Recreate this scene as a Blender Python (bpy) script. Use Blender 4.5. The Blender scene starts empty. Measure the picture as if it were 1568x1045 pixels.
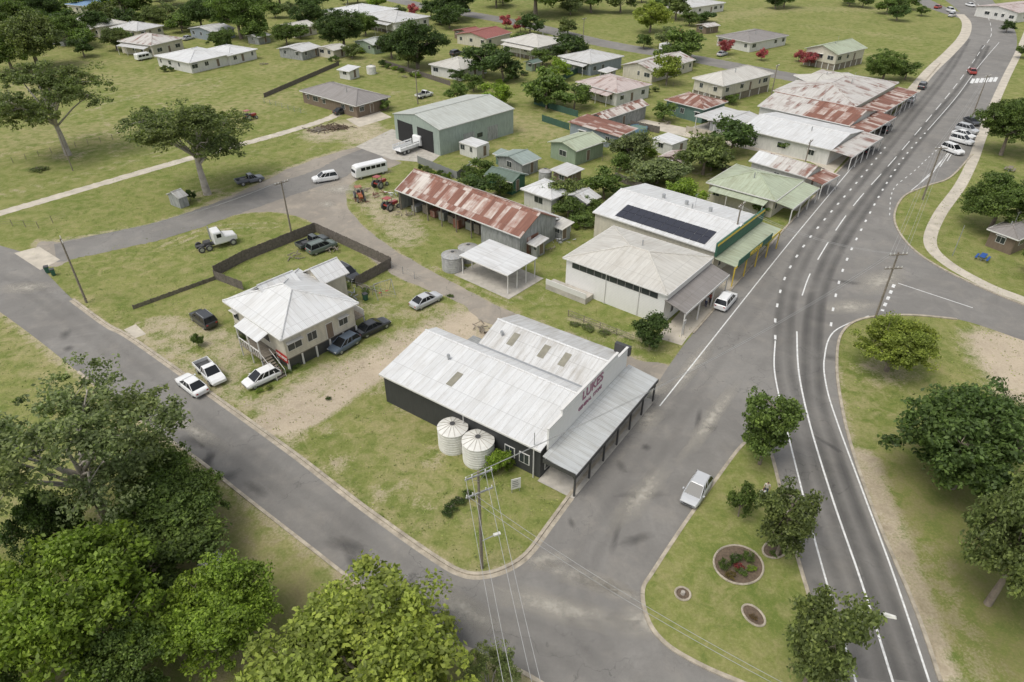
import bpy, bmesh, math, random
import numpy as np
from mathutils import Vector, Matrix
random.seed(7); rng=np.random.default_rng(7)
sc=bpy.context.scene
# ---------------- survey: plan position (metres) of a point measured on the drone photo at height z
H=48.0; TH=math.radians(34.66); F=1045.0
CT,ST=math.cos(TH),math.sin(TH)
def P(px,py,z=0.0):
    u=(px-784)/F; v=(py-522.5)/F
    t=(H-z)/(ST+v*CT)
    return Vector((u*t,(CT-v*ST)*t,z))
# ---------------- materials
def newmat(name):
    m=bpy.data.materials.new(name); m.use_nodes=True
    nt=m.node_tree; nt.nodes.clear()
    out=nt.nodes.new('ShaderNodeOutputMaterial'); b=nt.nodes.new('ShaderNodeBsdfPrincipled')
    nt.links.new(b.outputs[0],out.inputs[0]); return m,nt,b,out
def N(nt,t,**k):
    n=nt.nodes.new(t)
    for a,v in k.items(): setattr(n,a,v)
    return n
def L(nt,a,b): nt.links.new(a,b)
def noise(nt,co,scale,detail=3,rough=.55,dist=0):
    n=N(nt,'ShaderNodeTexNoise'); n.inputs['Scale'].default_value=scale; n.inputs['Detail'].default_value=detail
    n.inputs['Roughness'].default_value=rough; n.inputs['Distortion'].default_value=dist
    L(nt,co,n.inputs['Vector']); return n.outputs['Fac']
def mrange(nt,s,a,b,c=0,d=1):
    n=N(nt,'ShaderNodeMapRange'); L(nt,s,n.inputs[0])
    for i,v in enumerate((a,b,c,d)): n.inputs[i+1].default_value=v
    return n.outputs[0]
def mth(nt,op,a,b=None,c=None):
    n=N(nt,'ShaderNodeMath',operation=op)
    for i,s in enumerate((a,b,c)):
        if s is None: continue
        if isinstance(s,(int,float)): n.inputs[i].default_value=s
        else: L(nt,s,n.inputs[i])
    return n.outputs[0]
def mix(nt,f,a,b,mode='MIX'):
    n=N(nt,'ShaderNodeMix',data_type='RGBA',blend_type=mode)
    for i,s in ((0,f),(6,a),(7,b)):
        if isinstance(s,(int,float)): n.inputs[i].default_value=s
        elif isinstance(s,(tuple,list)): n.inputs[i].default_value=(s[0],s[1],s[2],1)
        else: L(nt,s,n.inputs[i])
    return n.outputs[2]
def bump(nt,b,h,strength=.3,dist=.05):
    n=N(nt,'ShaderNodeBump'); n.inputs['Strength'].default_value=strength; n.inputs['Distance'].default_value=dist
    L(nt,h,n.inputs['Height']); L(nt,n.outputs[0],b.inputs['Normal'])
def coord(nt,w='Object'): return N(nt,'ShaderNodeTexCoord').outputs[w]
def simple(name,col,rough=.7,metal=0,amt=.18,scale=1.5,coat=0):
    m,nt,b,_=newmat(name); co=coord(nt)
    f=noise(nt,co,scale,5,.65)
    c=mix(nt,mrange(nt,f,.3,.7),tuple(x*(1-amt) for x in col),tuple(min(1,x*(1+amt*.6)) for x in col))
    L(nt,c,b.inputs['Base Color']); b.inputs['Roughness'].default_value=rough; b.inputs['Metallic'].default_value=metal
    b.inputs['Coat Weight'].default_value=coat
    return m
RUST=(.19,.078,.052)
def roofmat(name,col,rust=0.0,dirt=.25,rough=.55,rustcol=RUST,metal=.08):
    m,nt,b,_=newmat(name); uv=coord(nt,'UV')
    s=N(nt,'ShaderNodeSeparateXYZ'); L(nt,uv,s.inputs[0]); u,v=s.outputs[0],s.outputs[1]
    fu=mth(nt,'FLOOR',mth(nt,'DIVIDE',u,.8)); fv=mth(nt,'FLOOR',mth(nt,'DIVIDE',v,3.3))
    cb=N(nt,'ShaderNodeCombineXYZ'); L(nt,fu,cb.inputs[0]); L(nt,fv,cb.inputs[1])
    wn=N(nt,'ShaderNodeTexWhiteNoise'); L(nt,cb.outputs[0],wn.inputs[0]); r=wn.outputs[0]
    st=N(nt,'ShaderNodeCombineXYZ'); L(nt,mth(nt,'MULTIPLY',u,2.5),st.inputs[0]); L(nt,mth(nt,'MULTIPLY',v,.35),st.inputs[1])
    streak=noise(nt,st.outputs[0],1.0,4,.6); big=noise(nt,uv,.35,4,.6); fine=noise(nt,uv,3.0,4,.7)
    base=mix(nt,mrange(nt,r,0,1,0,.7),col,tuple(x*.86 for x in col))
    base=mix(nt,mrange(nt,mth(nt,'MULTIPLY',streak,mth(nt,'ADD',big,.5)),.40,.75,0,dirt*1.8),base,tuple(x*y for x,y in zip(col,(.55,.5,.43))))
    base=mix(nt,mrange(nt,fine,.55,.8,0,dirt),base,tuple(x*y for x,y in zip(col,(.6,.57,.52))))
    if rust>0:
        k=mth(nt,'ADD',mth(nt,'MULTIPLY',r,.4),mth(nt,'ADD',mth(nt,'MULTIPLY',streak,.45),mth(nt,'MULTIPLY',big,.7)))
        rc=mix(nt,mrange(nt,streak,.3,.7),rustcol,(rustcol[0]*1.75,rustcol[1]*2.0,rustcol[2]*2.1))
        rc=mix(nt,mrange(nt,r,0,1,0,.5),rc,tuple(x*.55 for x in rustcol))
        base=mix(nt,mrange(nt,k,1.12-rust*.62,1.34-rust*.62),base,rc)
    fr=mth(nt,'FRACT',mth(nt,'DIVIDE',u,.8)); seam=mth(nt,'LESS_THAN',fr,.07)
    fr2=mth(nt,'FRACT',mth(nt,'DIVIDE',v,3.3)); seam2=mth(nt,'LESS_THAN',fr2,.02)
    base=mix(nt,mth(nt,'MULTIPLY',mth(nt,'MAXIMUM',seam,seam2),.25),base,(.08,.07,.06))
    L(nt,base,b.inputs['Base Color']); b.inputs['Roughness'].default_value=rough; b.inputs['Metallic'].default_value=metal
    w=mth(nt,'SINE',mth(nt,'MULTIPLY',u,2*math.pi/.2)); bump(nt,b,w,.35,.02)
    return m
def wallmat(name,col,kind='board',amt=.12):
    m,nt,b,_=newmat(name); uv=coord(nt,'UV')
    s=N(nt,'ShaderNodeSeparateXYZ'); L(nt,uv,s.inputs[0]); u,v=s.outputs[0],s.outputs[1]
    st=N(nt,'ShaderNodeCombineXYZ'); L(nt,mth(nt,'MULTIPLY',u,2),st.inputs[0]); L(nt,mth(nt,'MULTIPLY',v,.5),st.inputs[1])
    f=noise(nt,st.outputs[0],1.2,5,.65)
    c=mix(nt,mrange(nt,f,.35,.7),col,tuple(x*(1-amt*2) for x in col))
    q=mth(nt,'FRACT',mth(nt,'DIVIDE',v if kind=='board' else u,.22 if kind=='board' else .25))
    c=mix(nt,mth(nt,'MULTIPLY',mth(nt,'LESS_THAN',q,.14),.28),c,tuple(x*.35 for x in col))
    L(nt,c,b.inputs['Base Color']); b.inputs['Roughness'].default_value=.65
    bump(nt,b,q,.4,.02); return m
def ground_mat():
    m,nt,b,_=newmat('grass_ground'); co=coord(nt)
    n1=noise(nt,co,.02,4,.6); n2=noise(nt,co,.11,5,.65,.8); n3=noise(nt,co,.6,5,.7,.4); n4=noise(nt,co,4.5,4,.75); n5=noise(nt,co,20.,2,.6); n6=noise(nt,co,.22,6,.72,1.5)
    g=mix(nt,mrange(nt,n2,.36,.64),(.145,.178,.040),(.245,.248,.082))
    g=mix(nt,mrange(nt,n1,.42,.62,0,.5),g,(.165,.205,.042))
    g=mix(nt,mrange(nt,n3,.45,.68,0,.75),g,(.315,.28,.13))
    g=mix(nt,mrange(nt,n3,.46,.3,0,.65),g,(.095,.138,.028))
    g=mix(nt,mrange(nt,n6,.53,.68,0,.7),g,(.32,.28,.13)); g=mix(nt,mrange(nt,n6,.45,.3,0,.5),g,(.11,.155,.03))
    at=N(nt,'ShaderNodeAttribute',attribute_name='dry').outputs['Fac']
    k=mth(nt,'ADD',at,mth(nt,'MULTIPLY',mth(nt,'SUBTRACT',n3,.5),1.3))
    g=mix(nt,mrange(nt,k,.25,.9,0,.85),g,(.40,.335,.19))
    g=mix(nt,mrange(nt,n4,.3,.6,.38,0),g,(.055,.085,.018)); g=mix(nt,mrange(nt,n4,.55,.75,0,.4),g,(.34,.33,.16)); g=mix(nt,mrange(nt,n5,.5,.75,0,.3),g,(.31,.32,.14))
    ad=N(nt,'ShaderNodeAttribute',attribute_name='dirt').outputs['Fac']
    k=mth(nt,'ADD',ad,mth(nt,'ADD',mth(nt,'MULTIPLY',mth(nt,'SUBTRACT',n3,.5),1.2),mth(nt,'MULTIPLY',mth(nt,'SUBTRACT',n4,.5),.8)))
    d=mix(nt,mrange(nt,n2,.35,.65),(.48,.40,.295),(.36,.30,.22)); d=mix(nt,mrange(nt,n4,.4,.7,0,.5),d,(.56,.49,.385))
    d=mix(nt,mrange(nt,n3,.55,.7,0,.5),d,(.27,.225,.16))
    c=mix(nt,mrange(nt,k,.36,.85),g,d)
    al=N(nt,'ShaderNodeAttribute',attribute_name='litter').outputs['Fac']
    k=mth(nt,'ADD',al,mth(nt,'MULTIPLY',mth(nt,'SUBTRACT',n3,.5),1.4)); c=mix(nt,mrange(nt,k,.3,1.0,0,.65),c,(.13,.115,.05))
    L(nt,c,b.inputs['Base Color']); b.inputs['Roughness'].default_value=.95; b.inputs['Specular IOR Level'].default_value=.15
    bump(nt,b,mth(nt,'ADD',n4,mth(nt,'MULTIPLY',n5,.6)),.5,.10); return m
def asphalt(name,c1,c2,pale=.35):
    m,nt,b,_=newmat(name); co=coord(nt)
    n1=noise(nt,co,.05,5,.6,.8); n2=noise(nt,co,.35,5,.65,.5); n3=noise(nt,co,3,4,.7); n4=noise(nt,co,30,2,.6); n6=noise(nt,co,.12,6,.7,1.5)
    c=mix(nt,mrange(nt,n1,.35,.65),c1,c2)
    c=mix(nt,mrange(nt,n6,.5,.68,0,.5),c,tuple(x*1.25 for x in c2)); c=mix(nt,mrange(nt,n6,.46,.3,0,.45),c,tuple(x*.78 for x in c1))
    c=mix(nt,mrange(nt,n2,.5,.7,0,pale),c,(c2[0]*1.45,c2[1]*1.38,c2[2]*1.28)); c=mix(nt,mrange(nt,n2,.42,.28,0,.35),c,tuple(x*.7 for x in c1))
    c=mix(nt,mrange(nt,n3,.35,.7,0,.22),c,tuple(x*.7 for x in c1)); c=mix(nt,mrange(nt,n4,.4,.75,0,.3),c,tuple(x*1.5 for x in c2))
    vo=N(nt,'ShaderNodeTexVoronoi',feature='DISTANCE_TO_EDGE'); vo.inputs['Scale'].default_value=.13
    wv=N(nt,'ShaderNodeVectorMath',operation='ADD'); nz=N(nt,'ShaderNodeTexNoise'); nz.inputs['Scale'].default_value=.6; nz.inputs['Detail'].default_value=5; L(nt,co,nz.inputs['Vector'])
    sc_=N(nt,'ShaderNodeVectorMath',operation='SCALE'); sc_.inputs['Scale'].default_value=3.5; L(nt,nz.outputs['Color'],sc_.inputs[0]); L(nt,co,wv.inputs[0]); L(nt,sc_.outputs[0],wv.inputs[1]); L(nt,wv.outputs[0],vo.inputs['Vector'])
    cr=mth(nt,'MULTIPLY',mrange(nt,vo.outputs['Distance'],0,.007,.55,0),mrange(nt,n1,.45,.55))
    c=mix(nt,cr,c,(.06,.06,.056))
    L(nt,c,b.inputs['Base Color']); b.inputs['Roughness'].default_value=.88; bump(nt,b,mth(nt,'ADD',n3,n4),.25,.02); return m
M={}
M['ground']=ground_mat()
M['asph']=asphalt('asphalt',(.160,.151,.138),(.208,.198,.182))
M['lane']=asphalt('worn_lane',(.22,.195,.163),(.29,.258,.215),.6)
M['conc']=simple('concrete',(.43,.40,.35),.9,amt=.25,scale=.9)
M['kerb']=simple('kerb_concrete',(.40,.35,.275),.9,amt=.4,scale=1.2)
M['path']=simple('path_concrete',(.50,.45,.37),.9,amt=.25,scale=.5)
M['line']=simple('road_paint',(.68,.68,.66),.8,amt=.35,scale=3)
M['rw']=roofmat('roof_white',(.655,.66,.655),dirt=.22)
M['rwg']=roofmat('roof_galvanised',(.58,.58,.57),dirt=.38,rust=.0)
M['rwr']=roofmat('roof_galv_rusty',(.56,.535,.50),rust=.47,dirt=.35)
M['rr']=roofmat('roof_rust',(.54,.47,.42),rust=.90,rough=.7)
M['rrl']=roofmat('roof_half_rust',(.58,.53,.48),rust=.66,rough=.7)
M['rc']=roofmat('roof_cream',(.58,.56,.51),dirt=.25)
M['rgl']=roofmat('roof_lightgreen',(.43,.48,.35),dirt=.4,rust=.12)
M['rgg']=roofmat('roof_greygreen',(.49,.51,.47),dirt=.22)
M['rb']=roofmat('roof_browngrey',(.27,.25,.235),dirt=.25)
M['rd']=roofmat('roof_darkgreen',(.13,.18,.145),dirt=.3)
M['rt']=roofmat('roof_teal',(.30,.36,.33),dirt=.3)
M['rred']=roofmat('roof_red',(.30,.10,.08),dirt=.3)
M['rpk']=roofmat('roof_faded_pink',(.53,.45,.42),rust=.42)
M['rbl']=roofmat('roof_blue',(.20,.32,.50),dirt=.2)
M['raw']=roofmat('roof_awning_grey',(.50,.515,.51),dirt=.28)
M['wc']=wallmat('wall_cream',(.60,.56,.46)); M['ww']=wallmat('wall_white',(.66,.65,.61),amt=.1)
M['wd']=wallmat('wall_charcoal',(.05,.052,.053),'rib'); M['wg']=wallmat('wall_green',(.27,.34,.24),'rib')
M['wgg']=wallmat('wall_greygreen',(.33,.39,.34),'rib'); M['wi']=wallmat('wall_iron',(.36,.37,.36),'rib',.25)
M['wb']=wallmat('wall_brown',(.20,.15,.11)); M['wt']=wallmat('wall_teal',(.13,.21,.18)); M['wbl']=wallmat('wall_bluegrey',(.28,.32,.35))
M['wr']=wallmat('wall_render',(.76,.75,.72),'board',.03); M['wdg']=wallmat('wall_deepgreen',(.04,.13,.085))
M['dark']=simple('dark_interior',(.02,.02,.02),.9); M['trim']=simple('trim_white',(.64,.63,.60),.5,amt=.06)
M['trimd']=simple('trim_dark',(.06,.06,.06),.5); M['timber']=simple('weathered_timber',(.22,.19,.15),.9,amt=.35,scale=4)
M['fence']=simple('grey_paling',(.15,.13,.11),.95,amt=.4,scale=3); M['fgreen']=simple('green_fence',(.05,.11,.08),.7)
M['tank']=simple('tank_white',(.66,.65,.60),.5,amt=.15); M['tankg']=simple('tank_galv',(.40,.40,.39),.5,metal=.3,amt=.3)
M['red']=simple('red_paint',(.42,.03,.025),.5); M['purple']=simple('sign_lettering',(.30,.13,.19),.6); M['yellow']=simple('yellow_paint',(.65,.48,.06),.5)
M['soil']=simple('garden_soil',(.13,.095,.065),.95,amt=.4,scale=4); M['stone']=simple('bed_stone',(.24,.21,.18),.9,amt=.4,scale=3)
M['blue']=simple('blue_paint',(.03,.09,.30),.5); M['sky']=simple('skylight_panel',(.25,.235,.18),.35,amt=.25)
M['wire']=simple('wire',(.34,.34,.33),.5); M['steel']=simple('galv_steel',(.42,.43,.43),.4,metal=.5)
def glass(nm,c,r,s):
    m,nt,b,_=newmat(nm); b.inputs['Base Color'].default_value=(*c,1); b.inputs['Roughness'].default_value=r; b.inputs['Specular IOR Level'].default_value=s; return m
M['glass']=glass('window_glass',(.04,.048,.05),.15,.5); M['cglass']=glass('car_glass',(.012,.014,.016),.1,.4)
M['solar']=glass('solar_cells',(.028,.03,.042),.3,.5)
def leafmat():
    m,nt,b,out=newmat('leaves'); oi=N(nt,'ShaderNodeObjectInfo'); g=N(nt,'ShaderNodeNewGeometry'); co=coord(nt)
    r=g.outputs['Random Per Island']; n=noise(nt,co,.45,4,.65); n2=noise(nt,co,.15,2,.5)
    f=mth(nt,'MULTIPLY',mth(nt,'MULTIPLY',mrange(nt,r,0,1,.6,1.5),mrange(nt,n,.3,.7,.62,1.4)),mrange(nt,oi.outputs['Random'],0,1,.85,1.2))
    vm=N(nt,'ShaderNodeVectorMath',operation='SCALE'); L(nt,oi.outputs['Color'],vm.inputs[0]); L(nt,f,vm.inputs['Scale'])
    yel=mix(nt,mrange(nt,mth(nt,'ADD',n2,mth(nt,'MULTIPLY',r,.3)),.55,.85,0,.4),vm.outputs[0],mix(nt,1.0,vm.outputs[0],(1.5,1.25,.8),'MULTIPLY'))
    L(nt,yel,b.inputs['Base Color']); b.inputs['Roughness'].default_value=.55; b.inputs['Specular IOR Level'].default_value=.3
    t=N(nt,'ShaderNodeBsdfTranslucent'); L(nt,mix(nt,1.0,yel,(1.25,1.45,.8),'MULTIPLY'),t.inputs[0])
    ms=N(nt,'ShaderNodeMixShader'); ms.inputs[0].default_value=.35; L(nt,b.outputs[0],ms.inputs[1]); L(nt,t.outputs[0],ms.inputs[2]); L(nt,ms.outputs[0],out.inputs[0]); return m
M['leaf']=leafmat(); M['bark']=simple('bark',(.23,.19,.15),.95,amt=.4,scale=2); M['barkp']=simple('bark_pale',(.42,.38,.33),.9,amt=.4,scale=1.2)
def alphamat(name,col,sc1):
    m,nt,b,out=newmat(name); co=coord(nt); b.inputs['Base Color'].default_value=(*col,1); b.inputs['Roughness'].default_value=.85
    a=N(nt,'ShaderNodeAttribute',attribute_name='fade').outputs['Fac']
    f=mth(nt,'MULTIPLY',mrange(nt,noise(nt,co,sc1,5,.6),.3,.7,.25,.75),a); L(nt,f,b.inputs['Alpha']); return m
M['track']=alphamat('tyre_wear',(.09,.087,.083),.1); M['patch']=alphamat('pale_road_wear',(.44,.41,.35),1.2)
PAINT={}
def paint(c,name):
    if name not in PAINT: PAINT[name]=simple('paint_'+name,c,.3,amt=.05,coat=.4)
    return PAINT[name]
# ---------------- mesh helpers
def link(o): sc.collection.objects.link(o); return o
def auto_uv(me):
    uvl=me.uv_layers.new(name='UVMap'); vs=me.vertices; d=uvl.data
    for p in me.polygons:
        n=p.normal
        u=Vector((0,0,1)).cross(n)
        if u.length<.05: u=Vector((1,0,0))
        u.normalize(); v=n.cross(u)
        for li in p.loop_indices:
            c=vs[me.loops[li].vertex_index].co; d[li].uv=(c.dot(u)+50,c.dot(v)+50)
class Geo:
    def __init__(s): s.v=[];s.f=[];s.m=[];s.mi=0
    def poly(s,pts): 
        i=len(s.v); s.v+= [tuple(p) for p in pts]; s.f.append(tuple(range(i,i+len(pts)))); s.m.append(s.mi)
    def quads(s,vs,fs):
        i=len(s.v); s.v+=[tuple(p) for p in vs]
        for f in fs: s.f.append(tuple(i+k for k in f)); s.m.append(s.mi)
    def box(s,x0,x1,y0,y1,z0,z1):
        s.quads([(x0,y0,z0),(x1,y0,z0),(x1,y1,z0),(x0,y1,z0),(x0,y0,z1),(x1,y0,z1),(x1,y1,z1),(x0,y1,z1)],
          [(3,2,1,0),(4,5,6,7),(0,1,5,4),(1,2,6,5),(2,3,7,6),(3,0,4,7)])
    def tube(s,a,b,r0,r1,n=8,cap=True):
        a=Vector(a);b=Vector(b);d=(b-a)
        if d.length<1e-6:return
        d.normalize(); x=d.orthogonal().normalized(); y=d.cross(x); vs=[]
        for c,r in((a,r0),(b,r1)):
            for k in range(n):
                t=2*math.pi*k/n; vs.append(c+x*math.cos(t)*r+y*math.sin(t)*r)
        fs=[(k,(k+1)%n,n+(k+1)%n,n+k) for k in range(n)]
        if cap: fs+= [tuple(range(n-1,-1,-1)),tuple(range(n,2*n))]
        s.quads(vs,fs)
    def obj(s,name,mats,parent=None,smooth=False,uv=True,bevel=0):
        me=bpy.data.meshes.new(name); me.from_pydata(s.v,[],s.f); me.update()
        for m in (mats if isinstance(mats,list) else [mats]): me.materials.append(m)
        if isinstance(mats,list): me.polygons.foreach_set('material_index',s.m)
        if uv: auto_uv(me)
        if smooth: me.polygons.foreach_set('use_smooth',[True]*len(me.polygons))
        o=link(bpy.data.objects.new(name,me))
        if parent: o.parent=parent
        if bevel:
            b=o.modifiers.new('bevel','BEVEL'); b.width=bevel; b.segments=2; b.limit_method='ANGLE'; b.angle_limit=math.radians(25)
        return o
FOOT=[]
class Asm:
    def __init__(s,name,loc,rot=0):
        s.e=link(bpy.data.objects.new(name,None)); s.e.location=loc; s.e.rotation_euler=(0,0,rot); s.e.empty_display_size=.5; s.p={}
    def g(s,part,mat):
        if part not in s.p: s.p[part]=(Geo(),mat)
        return s.p[part][0]
    def build(s):
        for k,(g,m) in s.p.items():
            if g.f:
                o=g.obj(k,M[m] if isinstance(m,str) else m,s.e)
                if k.startswith('roof') or k.startswith('awning_roof'):
                    md=o.modifiers.new('t','SOLIDIFY'); md.thickness=.1; md.offset=-1
        return s.e
    def text(s,txt,size,loc,rot,mat,name='lettering'):
        cu=bpy.data.curves.new(name,'FONT'); cu.body=txt; cu.size=size; cu.extrude=.02; cu.align_x='CENTER'; cu.align_y='CENTER'; cu.materials.append(M[mat])
        o=link(bpy.data.objects.new(name,cu)); o.parent=s.e; o.location=loc; o.rotation_euler=rot; cu.offset=.02*size; return o
def wbox(g,a,d,n,s0,s1,o0,o1,z0,z1):
    def q(s_,o_): return (a[0]+d[0]*s_+n[0]*o_, a[1]+d[1]*s_+n[1]*o_)
    p=[q(s0,o1),q(s1,o1),q(s1,o0),q(s0,o0)]
    g.quads([(x,y,z0) for x,y in p]+[(x,y,z1) for x,y in p],[(3,2,1,0),(4,5,6,7),(0,1,5,4),(1,2,6,5),(2,3,7,6),(3,0,4,7)])
def windows(A,x0,x1,y0,y1,fl,zt,sp=3.2,ww=1.2,wh=1.05,sill=.95,door=True,sides='0123',trim='trim'):
    S=[((x0,y0),(1,0),(0,-1),x1-x0),((x1,y0),(0,1),(1,0),y1-y0),((x1,y1),(-1,0),(0,1),x1-x0),((x0,y1),(0,-1),(-1,0),y1-y0)]
    for i,(a,d,n,Ln) in enumerate(S):
        if str(i) not in sides: continue
        k=max(1,int(Ln/sp))
        for j in range(k):
            if k>2 and random.random()<.22: continue
            c=Ln*(j+.5)/k+random.uniform(-.5,.5); w=ww*random.choice([.55,.8,1,1,1.5]); 
            if w>Ln*.7: w=Ln*.5
            z0=fl+sill; z1=min(z0+wh,zt-.25)
            if door and i==0 and j==k//2:
                wbox(A.g('door_frame',trim),a,d,n,c-.5,c+.5,0,.04,fl+.02,fl+2.1); wbox(A.g('door','wb'),a,d,n,c-.42,c+.42,.041,.06,fl+.05,fl+2.03); continue
            if z1-z0<.3: continue
            wbox(A.g('window_frames',trim),a,d,n,c-w/2-.07,c+w/2+.07,0,.05,z0-.07,z1+.07)
            g=A.g('window_glass','glass'); wbox(g,a,d,n,c-w/2,c-.03,.051,.065,z0,z1); wbox(g,a,d,n,c+.03,c+w/2,.051,.065,z0,z1)
            if random.random()<.35: wbox(A.g('window_hoods',trim),a,d,n,c-w/2-.15,c+w/2+.15,.0,.5,z1+.09,z1+.14)
def roof(A,W,D,h,rise,rt,rm,x0=0,y0=0,split=0,rm2=None,part='roof'):
    g=A.g(part,rm); X0,Y0,X1,Y1=x0,y0,x0+W,y0+D; zr=h+rise; T=A.g('ridge_caps',rm); gt=A.g('gutters','trim')
    def cap(a,b):
        a=Vector(a);b=Vector(b);T.tube(a+Vector((0,0,.02)),b+Vector((0,0,.02)),.11,.11,6)
    gut=[]
    if rt=='gx':
        m=(Y0+Y1)/2; g.poly([(X0,Y0,h),(X1,Y0,h),(X1,m,zr),(X0,m,zr)]); g.poly([(X0,m,zr),(X1,m,zr),(X1,Y1,h),(X0,Y1,h)]); cap((X0,m,zr),(X1,m,zr)); gut=[0,2]
    elif rt=='gy':
        m=(X0+X1)/2; ys=Y0+D*(1-split)
        g.poly([(X0,ys,h),(X0,Y0,h),(m,Y0,zr),(m,ys,zr)]); g.poly([(m,ys,zr),(m,Y0,zr),(X1,Y0,h),(X1,ys,h)])
        if split:
            g2=A.g('roof_patch',rm2); g2.poly([(X0,Y1,h),(X0,ys,h),(m,ys,zr),(m,Y1,zr)]); g2.poly([(m,Y1,zr),(m,ys,zr),(X1,ys,h),(X1,Y1,h)])
        cap((m,Y0,zr),(m,Y1,zr)); gut=[1,3]
    elif rt=='hip':
        if W>=D: r=min(D/2,W/2-.3); a=(X0+r,(Y0+Y1)/2,zr); b=(X1-r,(Y0+Y1)/2,zr)
        else: r=min(W/2,D/2-.3); a=((X0+X1)/2,Y0+r,zr); b=((X0+X1)/2,Y1-r,zr)
        c=[(X0,Y0,h),(X1,Y0,h),(X1,Y1,h),(X0,Y1,h)]
        if W>=D: g.poly([c[0],c[1],b,a]); g.poly([c[1],c[2],b]); g.poly([c[2],c[3],a,b]); g.poly([c[3],c[0],a]); E=[(c[0],a),(c[3],a),(c[1],b),(c[2],b)]
        else: g.poly([c[0],c[1],a]); g.poly([c[1],c[2],b,a]); g.poly([c[2],c[3],b]); g.poly([c[3],c[0],a,b]); E=[(c[0],a),(c[1],a),(c[2],b),(c[3],b)]
        cap(a,b)
        for p,q in E: cap(p,q)
        gut=[0,1,2,3]
    elif rt=='sky': g.poly([(X0,Y0,h),(X1,Y0,h),(X1,Y1,zr),(X0,Y1,zr)]); gut=[0]
    elif rt=='skx': g.poly([(X0,Y0,h),(X1,Y0,zr),(X1,Y1,zr),(X0,Y1,h)]); gut=[3]
    z0,z1=h-.17,h-.01
    if 0 in gut: gt.box(X0,X1,Y0-.1,Y0-.002,z0,z1)
    if 2 in gut: gt.box(X0,X1,Y1+.002,Y1+.1,z0,z1)
    if 3 in gut: gt.box(X0-.1,X0-.002,Y0,Y1,z0,z1)
    if 1 in gut: gt.box(X1+.002,X1+.1,Y0,Y1,z0,z1)
def walls(A,W,D,h,rise,rt,wm,ov,z0=0,x0=0,y0=0,skip='',part='walls'):
    g=A.g(part,wm); X0,Y0,X1,Y1=x0+ov,y0+ov,x0+W-ov,y0+D-ov
    t=h-.11
    if rt=='gx': e=t+rise*ov/(D/2); r=t+rise; m=y0+D/2
    elif rt=='gy': e=t+rise*ov/(W/2); r=t+rise; m=x0+W/2
    elif rt=='hip': e=t+rise*ov/(min(W,D)/2)-.02; r=e
    else: e=t; r=t+rise
    def face(i,pts):
        if str(i) not in skip: g.poly(pts)
    if rt=='gx':
        face(0,[(X0,Y0,z0),(X1,Y0,z0),(X1,Y0,e),(X0,Y0,e)]); face(2,[(X1,Y1,z0),(X0,Y1,z0),(X0,Y1,e),(X1,Y1,e)])
        face(1,[(X1,Y0,z0),(X1,Y1,z0),(X1,Y1,e),(X1,m,r),(X1,Y0,e)]); face(3,[(X0,Y1,z0),(X0,Y0,z0),(X0,Y0,e),(X0,m,r),(X0,Y1,e)])
    elif rt=='gy':
        face(1,[(X1,Y0,z0),(X1,Y1,z0),(X1,Y1,e),(X1,Y0,e)]); face(3,[(X0,Y1,z0),(X0,Y0,z0),(X0,Y0,e),(X0,Y1,e)])
        face(0,[(X0,Y0,z0),(X1,Y0,z0),(X1,Y0,e),(m,Y0,r),(X0,Y0,e)]); face(2,[(X1,Y1,z0),(X0,Y1,z0),(X0,Y1,e),(m,Y1,r),(X1,Y1,e)])
    else:
        za=[e,e,e,e]
        if rt=='sky': za=[e+rise*ov/D,e+rise*ov/D,r-rise*ov/D,r-rise*ov/D]
        if rt=='skx': za=[e+rise*ov/W,r-rise*ov/W,r-rise*ov/W,e+rise*ov/W]
        c=[(X0,Y0),(X1,Y0),(X1,Y1),(X0,Y1)]
        for i in range(4):
            j=(i+1)%4; face(i,[(*c[i],z0),(*c[j],z0),(*c[j],za[j]),(*c[i],za[i])])
    return X0,Y0,X1,Y1,e
def frame(p0,p1,p2,h):
    a=P(*p0,h);b=P(*p1,h);c=P(*p2,h); e=b-a; f=c-a; W=e.length; D=f.length
    a1=math.atan2(e.y,e.x); a2=math.atan2(f.y,f.x)-math.pi/2
    d=(a2-a1+math.pi)%(2*math.pi)-math.pi
    ang=a1+d*D/(W+D)
    ca=math.cos(d*.6); return a,W*ca,D*ca,ang
def awning(A,W,dep,z,rm,posts=True,pm='trim',x0=0,drop=.35,step=3.2,y0=0):
    g=A.g('awning_roof',rm); g.poly([(x0,y0-dep,z-drop),(x0+W,y0-dep,z-drop),(x0+W,y0,z),(x0,y0,z)])
    t=A.g('awning_fascia',pm); t.box(x0,x0+W,y0-dep-.06,y0-dep-.005,z-drop-.3,z-drop+.02)
    if posts:
        k=max(2,int(W/step)+1)
        for i in range(k):
            x=x0+.15+(W-.3)*i/(k-1); A.g('awning_posts',pm).box(x-.07,x+.07,y0-dep+.05,y0-dep+.19,0,z-drop-.05)
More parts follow.
